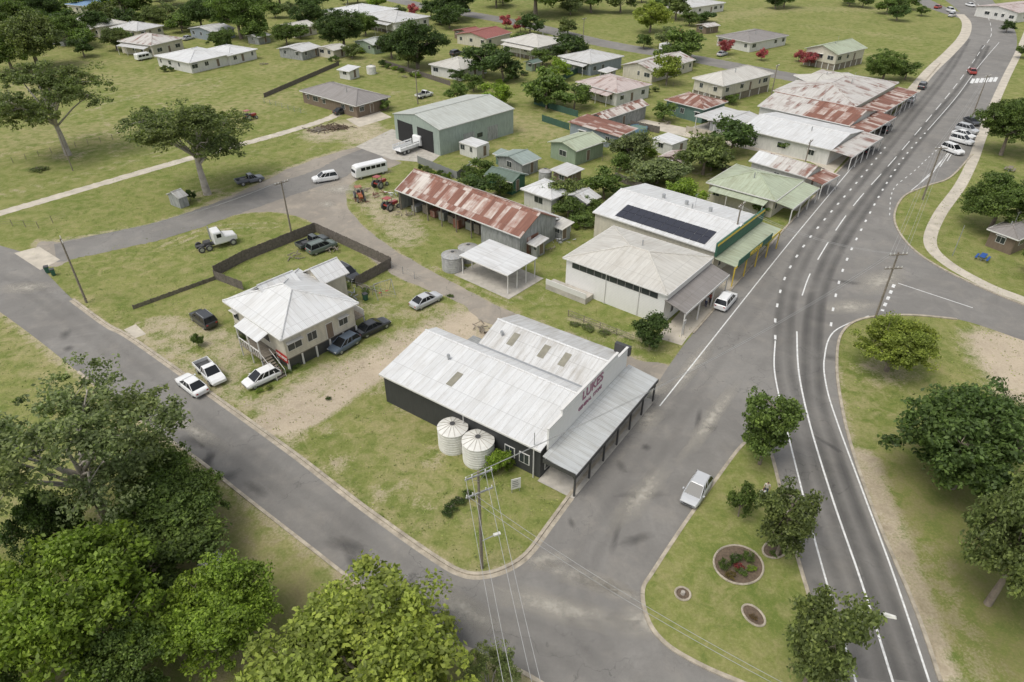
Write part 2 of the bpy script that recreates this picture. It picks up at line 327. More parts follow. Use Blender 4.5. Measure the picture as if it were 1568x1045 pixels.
def building(name,p0,p1,p2,h,rise,rt,rm,wm,ov=.45,floor=0.3,win=True,skip='',aw=None,split=0,rm2=None,sp=3.2,wtrim='trim',base=None,fin=True,posts=False,side=None):
    a,W,D,ang=frame(p0,p1,p2,h)
    A=Asm(name,(a.x,a.y,0),ang); FOOT.append((a.x,a.y,ang,W,D))
    roof(A,W,D,h,rise,rt,rm,split=split,rm2=rm2)
    if posts:
        for i in range(posts+1):
            for yy in(.25,D-.25): 
                x=.25+(W-.5)*i/posts; A.g('posts','trim').box(x-.06,x+.06,yy-.06,yy+.06,0,h-.12+(rise*yy/D if rt=='sky' else rise*x/W))
        A.g('slab','conc').box(-.8,W+.5,-.8,D+.5,0,.06)
    else:
        z0=floor if base else 0
        X0,Y0,X1,Y1,e=walls(A,W,D,h,rise,rt,wm,ov,z0,skip=skip)
        if base:
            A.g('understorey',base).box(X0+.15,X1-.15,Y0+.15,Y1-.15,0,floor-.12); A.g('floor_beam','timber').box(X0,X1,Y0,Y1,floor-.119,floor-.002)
            for i in range(6):
                x=X0+(X1-X0)*i/5
                A.g('stumps','trim').box(x-.1,x+.1,Y0-.02,Y0+.12,0,floor-.12)
            for i in range(6):
                y=Y0+(Y1-Y0)*i/5; A.g('stumps','trim').box(X0-.02,X0+.12,y-.1,y+.1,0,floor-.12)
        if win: windows(A,X0,X1,Y0,Y1,floor,e,sp=sp,sides=''.join(c for c in '0123' if c not in skip),trim=wtrim)
        if side:
            w,zz_,mm=side; A.g('roof_verandah',mm).poly([(-w,D*.9,zz_-.4),(-w,D*.1,zz_-.4),(X0,D*.1,zz_),(X0,D*.9,zz_)])
            for i in range(4): y=D*.12+D*.76*i/3; A.g('verandah_posts','trim').box(-w+.1,-w+.2,y-.05,y+.05,0,zz_-.5)
        if random.random()<.6 and rise>.8 and W>5:
            x,y=W*random.uniform(.3,.7),D*random.uniform(.3,.7); A.g('flue','steel').tube((x,y,h),(x,y,h+rise+.5),.1,.1,6)
            if random.random()<.6: A.g('aerial','steel').tube((x+1,y,h),(x+1,y,h+rise+1.8),.025,.025,4); A.g('aerial','steel').tube((x+.4,y,h+rise+1.7),(x+1.6,y,h+rise+1.7),.02,.02,4)
    if aw: awning(A,W,*aw)
    if fin: A.build()
    return A,W,D
# ---------------- curves / sheets
def smooth(pts,closed=False,n=6):
    pts=[Vector((p[0],p[1],0)) for p in pts]; out=[]; k=len(pts)
    for i in (range(k) if closed else range(k-1)):
        if closed: a,b,c,d=pts[i-1],pts[i],pts[(i+1)%k],pts[(i+2)%k]
        else: a=pts[max(i-1,0)];b=pts[i];c=pts[i+1];d=pts[min(i+2,k-1)]
        for j in range(n):
            t=j/n; out.append(.5*((2*b)+(c-a)*t+(2*a-5*b+4*c-d)*t*t+(3*b-a-3*c+d)*t**3))
    if not closed: out.append(pts[-1])
    return out
def W_(px): return [P(*p) for p in px]
def sheet(name,px,z,mat,closed_smooth=True,rough=0,n=6):
    q=smooth(W_(px),True,n) if closed_smooth else W_(px)
    pts=[(p.x+random.uniform(-rough,rough),p.y+random.uniform(-rough,rough),z) for p in q]
    ar=sum(pts[i][0]*pts[(i+1)%len(pts)][1]-pts[(i+1)%len(pts)][0]*pts[i][1] for i in range(len(pts)))
    if ar<0: pts.reverse()
    g=Geo(); g.poly(pts); return g.obj(name,M[mat],uv=False)
def resample(q,st):
    out=[q[0].copy()]; acc=0
    for i in range(1,len(q)):
        a=q[i-1]; b=q[i]; d=(b-a).length
        while acc+d>=st:
            t=(st-acc)/d; a=a.lerp(b,t); out.append(a.copy()); d=(b-a).length; acc=0
        acc+=d
    return out
def ribbon(name,q,w,z,mat,h=0,off=0,dash=None,jit=0,parent=None):
    g=Geo(); q=resample(q,.5)
    if len(q)<2: return None
    L_=[];R_=[]
    for i,p in enumerate(q):
        d=(q[min(i+1,len(q)-1)]-q[max(i-1,0)]).normalized(); nn=Vector((-d.y,d.x,0))
        j=random.uniform(-jit,jit); k=random.uniform(-jit,jit)
        L_.append(p+nn*(off+w/2+j)); R_.append(p+nn*(off-w/2+k))
    for i in range(len(q)-1):
        if dash and ((i*.5)%(dash[0]+dash[1]))>=dash[0]: continue
        a,b,c,d=R_[i],R_[i+1],L_[i+1],L_[i]
        if h:
            g.quads([(a.x,a.y,z),(b.x,b.y,z),(c.x,c.y,z),(d.x,d.y,z),(a.x,a.y,z+h),(b.x,b.y,z+h),(c.x,c.y,z+h),(d.x,d.y,z+h)],[(4,5,6,7),(0,1,5,4),(2,3,7,6)])
        else: g.poly([(a.x,a.y,z),(b.x,b.y,z),(c.x,c.y,z),(d.x,d.y,z)])
    return g.obj(name,M[mat],parent,uv=False) if g.f else None
def rib_px(name,px,w,z,mat,**k): return ribbon(name,smooth(W_(px),False,8),w,z,mat,**k)
# roads
MAINL=[(1400,-40),(1440,-5),(1462,12),(1478,30),(1478,50),(1440,97),(1400,142),(1342,203),(1300,245),(1245,303),(1200,352),(1150,408),(1105,460),(1060,512),(1030,552),(1005,590),(982,625),(940,676),(885,742),(840,802),(808,845),(780,866),(745,878),(710,876),(665,851),(560,777),(450,693),(330,607),(205,519),(165,497),(110,457),(78,425)]
OUT=[(-80,425),(0,478),(60,522),(120,570),(210,640),(300,702),(380,765),(470,835),(545,893),(640,958),(740,1005),(800,1030),(850,1060),(900,1110),(930,1170)]
RIGHT=[(1475,1170),(1440,1045),(1400,930),(1340,790),(1305,690),(1288,620),(1281,560),(1288,512),(1320,489),(1390,483),(1470,490),(1568,522),(1680,560)]
RIGHT2=[(1680,505),(1568,468),(1500,440),(1430,405),(1388,372),(1369,335),(1383,302),(1420,285),(1455,272),(1488,237),(1508,200),(1522,165),(1540,115),(1556,78),(1553,45),(1530,15),(1505,-20),(1480,-50)]
poly=MAINL+[(55,400),(30,385),(-80,362)]+OUT+RIGHT+RIGHT2
sheet('road',poly,.008,'asph',True)
isl=[(984,905),(1000,876),(1050,800),(1100,730),(1135,684),(1160,668),(1178,690),(1192,740),(1215,835),(1243,930),(1268,1020),(1290,1100),(1240,1090),(1140,1048),(1075,1020),(1020,987),(992,950)]
BACK_U=[(60,372),(95,370),(160,358),(240,343),(330,310),(390,285),(440,260),(500,238),(560,222),(600,212)]
BACK_L=[(600,240),(612,252),(560,268),(530,295),(545,335),(600,380),(690,432),(770,472),(870,510),(960,545),(1035,566),(1000,592),(960,578),(870,545),(790,508),(735,490),(700,462),(610,425),(560,390),(500,352),(440,328),(370,328),(250,357),(130,388),(90,408),(60,404)]
sheet('back_lane',BACK_U+BACK_L,.004,'lane',True,rough=.22)
rib_px('back_road_surface',[(85,388),(160,372),(250,352),(340,322),(420,295),(500,268),(545,245),(590,228)],7.2,.012,'asph',jit=.18)
rib_px('side_street',[(560,-12),(640,8),(790,35),(920,66),(1050,88),(1130,103),(1210,118),(1400,152)],9,.005,'asph',jit=.2)
rib_px('side_street',[(1330,-40),(1400,-5),(1440,14),(1490,30)],8,.004,'asph')
def seg_k(a): rib_px('kerb',a,.3,0,'kerb',h=.13)
seg_k(MAINL[5:14]); seg_k(MAINL[16:31]); seg_k(OUT[3:13]); seg_k(RIGHT[1:11]); seg_k(RIGHT2[1:10])
rib_px('kerb_channel',MAINL[16:31],.4,.013,'kerb',off=.36)
g=Geo(); q=smooth(W_(isl),True,6); ar=sum(q[i].x*q[(i+1)%len(q)].y-q[(i+1)%len(q)].x*q[i].y for i in range(len(q)))
if ar<0: q.reverse()
g.poly([(p.x,p.y,.11) for p in q]); g.obj('grass_island',M['ground'],uv=False)
ribbon('kerb',q+[q[0],q[1]],.32,.0,'kerb',h=.14)
rib_px('footpath',[(1385,142),(1345,185),(1300,228),(1255,275),(1210,322)],2.6,.016,'path',off=-.2)
rib_px('footpath',[(1175,378),(1150,408),(1105,460),(1060,512),(1045,532)],3.2,.016,'path',off=-1.8)
rib_px('footpath',[(1392,140),(1420,108),(1450,80),(1472,55),(1476,35),(1466,22)],3.2,.016,'path',off=-.8)
rib_px('footpath',[(1000,598),(982,625),(940,676),(885,742)],2.2,.016,'conc',off=-1.3)
rib_px('park_path',[(1640,490),(1568,460),(1510,437),(1450,403),(1424,372),(1438,330),(1470,285),(1490,245),(1502,212),(1520,165),(1540,120),(1562,75),(1580,30)],1.9,.012,'path')
rib_px('field_path',[(-60,345),(0,327),(100,298),(210,266),(330,232),(430,205),(500,183),(535,165)],2.5,.012,'path',jit=.15)
sheet('driveway_slab',[(22,388),(60,378),(92,398),(62,414)],.014,'path',False)
sheet('yard_slab',[(530,183),(580,170),(600,180),(550,195)],.014,'path',False)
sheet('yard_slab',[(545,225),(600,198),(690,225),(660,250),(600,245)],.014,'conc',False)
sheet('service_lane',[(965,190),(985,183),(1260,238),(1290,250),(1270,262),(1240,248),(1050,210)],.014,'path',False)
sheet('driveway_slab',[(205,519),(190,505),(208,497),(224,512)],.014,'path',False)
def soft(px,py,rx,ry,ang,mat='patch',name='worn_patch',z=.0105,s=1):
    c=P(px,py); g=Geo(); n=22; ring_=[]
    for k in range(n):
        t=2*math.pi*k/n; r_=1+random.uniform(-.15,.15); x,y=rx*r_*math.cos(t),ry*r_*math.sin(t); ring_.append((c.x+x*math.cos(ang)-y*math.sin(ang),c.y+x*math.sin(ang)+y*math.cos(ang),z))
    g.v=[(c.x,c.y,z)]+ring_; g.f=[(0,k+1,(k+1)%n+1) for k in range(n)]; g.m=[0]*n
    o=g.obj(name,M[mat],uv=False); at=o.data.attributes.new('fade','FLOAT','POINT'); at.data.foreach_set('value',np.array([1.5*s]+[0]*n,dtype='f'))
zc_=.0100
for a in((895,885,5,1.2,-.35),(935,902,3,1.2,-.4),(835,858,2.5,1.2,.2),(990,640,3,1.6,.9),(1000,600,3,2,.9),(1090,640,9,1,.95),(990,950,3,2,0),(980,760,6,1.5,.9),(300,660,6,1,-.6),(40,440,4,2,0),(1350,430,6,3,.6),(1300,470,5,2,.2),(700,930,5,1.5,-.5),(1060,560,8,1.2,.95),(850,930,7,1.5,-.3)): soft(*a)
soft(520,290,5,3,0,z=.0165); soft(500,313,2,1.5,0,z=.017)
for k in range(30):
    x,y=random.choice([(random.uniform(860,1150),random.uniform(600,900)),(random.uniform(100,700),0),(random.uniform(1200,1300),random.uniform(400,900))])
    if y==0: y=430+x*.72+random.uniform(10,50)
    soft(x,y,random.uniform(.6,3),random.uniform(.3,.9),random.uniform(0,3),'track','stain',.0090+k*.00003,.6)
MK=[([(1010,622),(1090,521),(1190,395),(1240,334),(1300,262),(1380,166),(1440,95),(1470,52)],.14,None),
([(1187,520),(1188,480),(1200,430),(1225,385),(1262,337),(1320,270),(1360,220)],.28,(1,3)),
([(1228,453),(1248,405),(1303,320),(1370,243),(1425,178),(1468,125),(1500,80),(1518,50),(1505,15),(1470,-15)],.16,(7,5)),
([(1187,522),(1186,570),(1203,650),(1225,740),(1251,840),(1281,945),(1315,1060)],.16,None),
([(1220,508),(1223,570),(1240,650),(1275,765),(1320,895),(1372,1060)],.18,None),
([(1330,484),(1277,508),(1262,550),(1266,595),(1283,650),(1318,745),(1368,880),(1428,1060)],.16,None),
([(1272,500),(1278,460),(1290,415),(1312,365),(1352,290),(1385,240),(1420,200)],.28,(1,3)),
([(1420,200),(1465,148),(1500,100),(1530,65)],.14,None),([(1375,434),(1490,472)],.14,None),([(1369,436),(1350,478)],.4,(1,1)),
([(1362,330),(1368,290),(1400,262),(1440,225),(1470,205)],.14,(1,1.5))]
for px_,w_,d_ in MK: rib_px('road_marking',px_,w_,.013,'line',dash=d_)
for i in range(6): rib_px('parking_line',[(1395+i*11,292-i*9),(1425+i*11,268-i*14)],.14,.013,'line')
for i in range(6):
    a=P(1487+i*7,128-i*.5); b=P(1491+i*7,121-i*.5); ribbon('crossing_stripe',[a,b],.8,.014,'line')
mid1=[(1200,560),(1222,650),(1255,770),(1297,890),(1345,1060)]; mid2=[(1240,520),(1245,600),(1266,680),(1300,780),(1345,900),(1400,1060)]
def offl(px,o):
    q=smooth(W_(px),False,8); r=[]
    for i,p in enumerate(q):
        d=(q[min(i+1,len(q)-1)]-q[max(i-1,0)]).normalized(); r.append(p+Vector((-d.y,d.x,0))*o)
    return r
# wheel paths: strips whose wear fades to nothing at both edges
def trk2(px,s):
    q=resample(smooth(W_(px),False,8),1.0); g=Geo(); fade=[]; prof_=[(-1.45,0),(-1.05,.8),(-.75,1),(-.45,.7),(0,.25),(.45,.7),(.75,1),(1.05,.8),(1.45,0)]; n=len(prof_)
    for i,p in enumerate(q):
        d=(q[min(i+1,len(q)-1)]-q[max(i-1,0)]).normalized(); nn=Vector((-d.y,d.x,0))
        for o,f in prof_: w=p+nn*o; g.v.append((w.x,w.y,.0114)); fade.append(f*s)
    for i in range(len(q)-1):
        for k in range(n-1): a=i*n+k; g.f.append((a,a+n,a+n+1,a+1)); g.m.append(0)
    o=g.obj('tyre_wear',M['track'],uv=False); at=o.data.attributes.new('fade','FLOAT','POINT'); at.data.foreach_set('value',np.array(fade,dtype='f'))
trk2([(1480,60),(1450,110),(1390,185),(1320,270),(1260,345),(1225,400),(1205,460),(1200,560)]+mid1[1:],.55)
trk2([(1510,70),(1480,125),(1420,195),(1350,280),(1290,365),(1258,430),(1245,500)]+mid2[1:],.8)
trk2([(1190,420),(1100,540),(1010,680),(930,800),(880,900),(920,1000),(1000,1090)],.15)
trk2([(30,430),(150,520),(300,640),(450,755),(600,865),(720,940),(840,980),(950,1050)],.15)
# ---------------- ground grid with dirt / dry / litter attributes
def steps(lo,hi,fine0,fine1,f,c):
    v=[];x=fine0
    while x<fine1: v.append(x); x+=f
    v.append(fine1); s=f; x=fine1
    while x<hi: s=min(s*1.08,c); x+=s; v.append(x)
    s=f;x=fine0;w=[]
    while x>lo: s=min(s*1.08,c); x-=s; w.append(x)
    return w[::-1]+v
xs=np.array([-4000,-1500,-700]+steps(-330,330,-60,70,.5,2.0)+[700,1500,4000]); ys=np.array([-1500,-400,-80]+steps(-10,430,14,120,.5,2.2)+[800,1500,4000])
XX,YY=np.meshgrid(xs,ys); nx,ny=len(xs),len(ys); pts=np.stack([XX.ravel(),YY.ravel()],1)
def dist(px,closed=False):
    q=smooth(W_(px),closed,4)
    if closed: q=q+[q[0]]
    d=np.full(len(pts),1e9)
    for a,b in zip(q[:-1],q[1:]):
        A_=np.array([a.x,a.y]);B_=np.array([b.x,b.y]);ab=B_-A_; l=ab@ab
        if l<1e-9: continue
        t=np.clip(((pts-A_)@ab)/l,0,1); e=pts-(A_+t[:,None]*ab); d=np.minimum(d,np.sqrt((e**2).sum(1)))
    return d
def inside(px,pts_=None):
    pts_=pts if pts_ is None else pts_
    q=smooth(W_(px),True,4); x,y=pts_[:,0],pts_[:,1]; r=np.zeros(len(pts_),bool)
    for i in range(len(q)):
        a,b=q[i-1],q[i]
        if abs(b.y-a.y)<1e-12: continue
        r^=((a.y>y)!=(b.y>y))&(x<(b.x-a.x)*(y-a.y)/(b.y-a.y)+a.x)
    return r
dirt=np.zeros(len(pts)); dry=np.zeros(len(pts)); lit=np.zeros(len(pts))
def dline(px,w,soft,s=1.0,arr=None):
    v=s*np.clip(1-(dist(px)-w/2)/soft,0,1); t=dirt if arr is None else arr; np.maximum(t,v,out=t)
def dpoly(px,soft,s=1.0,arr=None):
    d=dist(px,True); d=np.where(inside(px),d,-d); v=s*np.clip(.5+d/(2*soft),0,1); t=dirt if arr is None else arr; np.maximum(t,v,out=t)
dpoly([(712,466),(790,508),(705,515),(640,545),(590,574),(540,592),(500,625),(460,672),(440,690),(345,607),(400,605),(470,568),(555,532),(615,502),(670,480)],2.4,.85)
dline([(745,478),(640,535),(540,590),(470,640),(400,655)],2.2,1.5,1.1)
dline(BACK_U,1.0,2.0,.6); dpoly(BACK_U+BACK_L,1.5,1.0)
dpoly([(530,300),(560,280),(620,300),(660,350),(640,380),(590,372)],3,.62)
dline([(500,205),(540,195),(560,210)],8,5,.7)
dline([(1322,700),(1360,800),(1402,910),(1450,1060)],1.6,1.6,.8); dline([(1400,860),(1440,960),(1475,1060)],4,4,.42); dline(RIGHT[1:7],.6,1.2,.5)
dpoly([(1470,520),(1500,500),(1600,515),(1640,640),(1560,625),(1520,600)],2.5,.95)
dline(OUT[1:13],.8,1.6,.55); dline(OUT,5,4,.45,dry); dline(MAINL[21:31],.4,.9,.45); dline(MAINL[21:31],1.5,2.5,.45,dry)
dline([(560,580),(650,575),(600,560)],3,3,.5); dline([(720,515),(760,520)],5,2,.8)
dpoly([(1010,500),(1040,520),(1012,560),(960,545),(880,512)],2,.35); dline([(880,490),(940,508),(1000,520)],1,2,.5)
dline([(800,395),(830,470)],2,4,.3)
for l in ([(0,130),(120,140),(200,150),(330,180)],[(100,180),(200,150),(330,120)],[(0,240),(90,215),(200,200)],[(150,150),(180,240)],[(350,110),(300,160),(200,220)]): dline(l,.5,2.5,.45)
for l,o in (([(0,300),(150,262),(300,218)],1.0),([(250,380),(330,350),(430,345)],.8),([(610,400),(700,425),(790,460)],.8),([(1000,240),(1060,262),(1150,285)],.8),([(560,150),(640,140),(760,150)],.8),([(210,500),(260,490),(320,510)],.8)):
    for s_ in(-o,o): 
        q=offl(l,s_); d=np.full(len(pts),1e9)
        for a,b in zip(q[:-1],q[1:]):
            A_=np.array([a.x,a.y]);B_=np.array([b.x,b.y]);ab=B_-A_;t=np.clip(((pts-A_)@ab)/max(ab@ab,1e-9),0,1); e=pts-(A_+t[:,None]*ab); d=np.minimum(d,np.sqrt((e**2).sum(1)))
        np.maximum(dirt,.5*np.clip(1-(d-.2)/.8,0,1),out=dirt)
dline([(60,210),(260,190),(420,150)],8,20,.45,dry); dline([(0,150),(150,120),(300,140)],6,16,.45,dry); dline([(760,180),(830,200)],6,12,.6,dry); dline([(1080,30),(1200,15),(1330,15)],5,15,.5,dry); dpoly([(70,395),(250,345),(400,345),(250,440),(100,430)],8,.3,dry)
for l in ([(400,110),(500,85),(600,110)],[(640,150),(800,180),(900,150)],[(840,100),(950,115)],[(60,100),(200,95)],[(1240,40),(1400,60)],[(1230,95),(1330,85)],[(1060,760),(1120,830),(1060,930)],[(600,650),(660,760)]): dline(l,2,9,.42,dry)
dline([(340,800),(420,830),(480,900),(520,920)],4,6,.5,dry); dline([(0,760),(90,700)],6,8,.4,dry); dline([(350,790),(430,860)],2,4,.3)
dline([(1300,590),(1330,700),(1400,860)],2,6,.4,dry)
dline([(240,500),(330,520),(360,560)],3,2.5,.6); dline([(230,520),(290,560),(350,600)],3,3,.55); dpoly([(205,500),(300,470),(330,500),(250,520)],2,.5,dry); dline([(560,470),(620,480),(660,470)],3,3,.45); dline([(600,440),(650,460)],3,3,.5,dry)
for (x,y) in ((175,800),(105,238),(318,298),(150,1000),(340,985),(1357,568)): dline([(x-6,y),(x+6,y)],3,5,.5)
LIT=((175,800,8),(150,1000,12),(340,985,12),(1470,760,9),(1510,930,8),(1560,820,8),(575,1080,12),(95,850,8),(250,860,10))
for (x,y,w_) in LIT: dline([(x-6,y),(x+6,y)],w_,8,.7,lit)
rr=np.random.default_rng(3)
for k in range(40):
    x,y=rr.uniform(480,760),rr.uniform(600,860); 
    if k%3: x,y=rr.uniform(0,1200),rr.uniform(30,330)
    dline([(x,y),(x+rr.uniform(-20,20),y+rr.uniform(-6,6))],.6,rr.uniform(1,3),.45)
base=np.arange(nx*ny).reshape(ny,nx)
fc=np.stack([base[:-1,:-1],base[:-1,1:],base[1:,1:],base[1:,:-1]],-1).reshape(-1,4)
def np_mesh(name,V,Q,midx=None,mats=()):
    me=bpy.data.meshes.new(name); me.vertices.add(len(V)); me.vertices.foreach_set('co',np.asarray(V,dtype='f').ravel())
    me.loops.add(Q.size); me.loops.foreach_set('vertex_index',Q.ravel().astype('i')); me.polygons.add(len(Q))
    me.polygons.foreach_set('loop_start',np.arange(0,Q.size,4,dtype='i'))
    for m in mats: me.materials.append(m)
    if midx is not None: me.polygons.foreach_set('material_index',midx.astype('i'))
    me.update(calc_edges=True); return me
me=np_mesh('ground',np.column_stack([pts,np.zeros(len(pts))]),fc,None,[M['ground']])
for nm,a in(('dirt',dirt),('dry',dry),('litter',lit)):
    at=me.attributes.new(nm,'FLOAT','POINT'); at.data.foreach_set('value',a.astype('f'))
link(bpy.data.objects.new('ground',me))
# ---------------- shop building (corner store)
A0=P(826,688,4.0); ang=math.radians(55.0)
A=Asm('corner_shop_building',(A0.x,A0.y,0),ang); FOOT.append((A0.x,A0.y,ang,17.2,20)); FOOT.append((A0.x+4*math.sin(ang),A0.y-4*math.cos(ang),ang,17.2,4))
Wd,Dp,D2=17.0,20.0,14.0
prof=[(0,3.9),(7.6,5.3),(9.4,4.7),(13.2,6.0),(17.2,4.6)]
def strip(i,y0,y1,gg): 
    (xa,za),(xb,zb)=prof[i],prof[i+1]; gg.poly([(xa,y1,za),(xa,y0,za),(xb,y0,zb),(xb,y1,zb)])
g1=A.g('roof_west','rw'); strip(0,-.2,Dp+.3,g1); strip(1,-.2,Dp+.3,g1); g2=A.g('roof_east','rwg'); strip(2,-.2,D2+.3,g2); strip(3,-.2,D2+.3,g2)
A.g('ridge_caps','rw').tube((7.6,-.2,5.32),(7.6,Dp+.3,5.32),.13,.13,6); A.g('ridge_caps','rw').tube((13.2,-.2,6.02),(13.2,D2+.3,6.02),.13,.13,6)
A.g('gutters','trim').box(-.14,-.004,-.2,Dp+.3,3.72,3.9); A.g('valley_gutter','steel').box(9.25,9.55,-.2,D2+.3,4.70,4.76)
for x,y,z in((5.2,15,4.9),(11.5,12.5,5.4)): A.g('roof_vents','steel').tube((x,y,z-.2),(x,y,z+.35),.12,.12,8); A.g('roof_vents','steel').tube((x,y,z+.35),(x,y,z+.6),.22,.16,10)
w=A.g('walls','wd'); 
def wp(y,rev,i0,i1):
    p=[(prof[i0][0]+(.25 if i0==0 else 0),y,0)]+[(prof[i1][0]-(.25 if i1==4 else 0),y,0)]
    top=[(prof[k][0]+(.25 if k==0 else -.25 if k==4 else 0),y,prof[k][1]-.12) for k in range(i1,i0-1,-1)]
    p=p+top; 
    if rev: p=p[::-1]
    w.poly(p)
wp(0,False,0,4); wp(Dp,True,0,2); wp(D2,True,2,4)
w.poly([(.25,Dp,0),(.25,0,0),(.25,0,3.83),(.25,Dp,3.83)]); w.poly([(16.95,0,0),(16.95,D2,0),(16.95,D2,4.5),(16.95,0,4.5)]); w.poly([(9.4,D2,0),(9.4,Dp,0),(9.4,Dp,4.55),(9.4,D2,4.55)])
def roof_patch(part,mat,i,x0,x1,y0,y1,off=.03):
    (xa,za),(xb,zb)=prof[i],prof[i+1]; zf=lambda x: za+(zb-za)*(x-xa)/(xb-xa)+off
    A.g(part,mat).poly([(x0,y1,zf(x0)),(x0,y0,zf(x0)),(x1,y0,zf(x1)),(x1,y1,zf(x1))])
for y in(4.0,6.6,10.6): roof_patch('skylight_sheets','sky',2,10.7,12.4,y,y+.8)
roof_patch('skylight_sheets','sky',0,2.2,4.2,12.2,13.0)
pr=A.g('parapet','wr'); pr.box(.9,16.6,-.42,-.22,3.3,6.0); pr.box(3.2,14.2,-.424,-.216,6.0,6.7)
A.g('parapet_cap','trim').box(.8,16.7,-.45,-.19,6.003,6.06); A.g('parapet_cap','trim').box(3.1,14.3,-.46,-.18,6.703,6.76)
A.g('parapet_end','trimd').box(16.62,17.1,-.6,1.2,4.9,6.0)
A.text('LUKES',1.5,(9.0,-.45,5.75),(math.pi/2,0,0),'purple'); A.text('GENERAL  STORE',.6,(8.6,-.45,4.5),(math.pi/2,0,0),'purple')
ag=A.g('awning_roof','raw'); ag.poly([(-.1,-4.0,3.0),(17.2,-4.0,3.0),(17.2,-.44,3.45),(-.1,-.44,3.45)])
A.g('awning_fascia','trimd').box(-.1,17.2,-4.08,-4.005,2.62,3.02); A.g('awning_fascia','trimd').box(-.17,-.102,-4.0,-.5,2.7,3.2)
for i in range(7):
    x=.1+16.8*i/6; A.g('awning_posts','trimd').box(x-.08,x+.08,-3.95,-3.79,0,2.9)
    A.g('awning_posts','trimd').quads([(x-.04,-3.8,2.2),(x+.04,-3.8,2.2),(x+.04,-3.1,2.95),(x-.04,-3.1,2.95),(x-.04,-3.8,2.3),(x+.04,-3.8,2.3),(x+.04,-3.2,2.99),(x-.04,-3.2,2.99)],[(0,1,2,3),(7,6,5,4),(0,3,7,4),(1,5,6,2)])
for x0,x1 in((1,4),(5,7),(9,12),(13,16)):
    wbox(A.g('shopfront_frames','trim'),(0,0),(1,0),(0,-1),x0,x1,.0,.05,.5,2.5); wbox(A.g('window_glass','glass'),(0,0),(1,0),(0,-1),x0+.1,x1-.1,.051,.07,.6,2.4)
wbox(A.g('door','wb'),(0,0),(1,0),(0,-1),7.5,8.6,0,.06,.05,2.1)
for y0 in(1.2,2.9): wbox(A.g('window_frames','trim'),(.25,Dp),(0,-1),(-1,0),Dp-y0-1.2,Dp-y0,.0,.06,1.0,2.3); [wbox(A.g('window_glass','glass'),(.25,Dp),(0,-1),(-1,0),Dp-y0-1.2+.08+k*.54,Dp-y0-1.2+.56+k*.54,.061,.075,1.08,2.22) for k in range(2)]
for k in range(6): A.g('rear_clutter','steel').box(10+k*1.1,10.7+k*1.1,D2+.6,D2+1.4+.1*k,0,.8+.2*(k%3)); 
A.g('rear_canopy','wi').box(9.6,13.5,D2+2.2,D2+4.2,0,2.1); A.g('rear_bench','timber').box(11,15,D2+1.5,D2+2.0,.5,.8)
A.g('shop_slab','conc').box(-.2,17.1,-4.0,-.02,.02,.08)
A.g('downpipes','trim').tube((-.05,.6,0),(-.05,.6,3.7),.05,.05,6); A.g('downpipes','trim').tube((-.0,9,2.6),(-.0,9,3.7),.05,.05,6); A.g('downpipes','trim').tube((-.0,9,2.7),(-1.6,9,2.6),.05,.05,6)
A.build()
def tank(px,py,r,h,mat,name='water_tank'):
    c=P(px,py,h); A=Asm(name,(c.x,c.y,0)); n=28
    g=A.g('shell',mat); 
    for k in range(n):
        a,b=2*math.pi*k/n,2*math.pi*(k+1)/n
        for j in range(8):
            z0,z1=h*j/8,h*(j+1)/8
            g.poly([(r*math.cos(a),r*math.sin(a),z0),(r*math.cos(b),r*math.sin(b),z0),(r*math.cos(b),r*math.sin(b),z1-.03),(r*math.cos(a),r*math.sin(a),z1-.03)])
            g.poly([((r+.03)*math.cos(a),(r+.03)*math.sin(a),z1-.04),((r+.03)*math.cos(b),(r+.03)*math.sin(b),z1-.04),(r*math.cos(b),r*math.sin(b),z1),(r*math.cos(a),r*math.sin(a),z1)])
        q=A.g('lid',mat); q.poly([((r+.06)*math.cos(a),(r+.06)*math.sin(a),h),((r+.06)*math.cos(b),(r+.06)*math.sin(b),h),(.25*math.cos(b),.25*math.sin(b),h+.42),(.25*math.cos(a),.25*math.sin(a),h+.42)])
        if k%2==0: A.g('lid_ribs','conc').tube(((r+.05)*math.cos(a),(r+.05)*math.sin(a),h+.02),(.25*math.cos(a),.25*math.sin(a),h+.45),.03,.03,4)
    A.g('hatch','trimd').tube((0,0,h+.3),(0,0,h+.5),.27,.27,12); A.g('outlet_pipe','steel').tube((r,0,.2),(r+.4,0,.2),.05,.05,6)
    A.build()
tank(693,654,1.5,2.5,'tank'); tank(732,674,1.55,2.5,'tank'); tank(693,390,1.6,2.3,'tankg'); tank(717,379,1.5,2.0,'tankg'); tank(568,102,1.3,2,'tank'); tank(835,262,1.2,2,'tankg'); tank(1150,185,1.2,2,'tank')
# ---------------- highset white house
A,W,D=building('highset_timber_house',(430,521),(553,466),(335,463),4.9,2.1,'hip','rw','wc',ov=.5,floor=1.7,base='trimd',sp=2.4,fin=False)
g=A.g('roof_porch','rw'); g.poly([(-1.6,7.6,4.2),(-1.6,2.6,4.2),(-.0,2.6,4.7),(-.0,7.6,4.7)])
for y in(2.8,5,7.4): A.g('porch_posts','trim').box(-1.5,-1.38,y-.06,y+.06,0,4.1)
A.g('porch_floor','timber').box(-1.5,.45,2.7,7.5,1.58,1.7)
for i in range(9): y=2.8+.5*i; A.g('balusters','trim').box(-1.48,-1.42,y-.03,y+.03,1.7,2.6)
A.g('balusters','trim').box(-1.5,-1.4,2.7,7.5,2.6,2.68)
for i in range(8): A.g('stairs','timber').box(-1.45,-.35,2.62-.32*(i+1),2.66-.32*i,1.5-.2*i,1.56-.2*i)
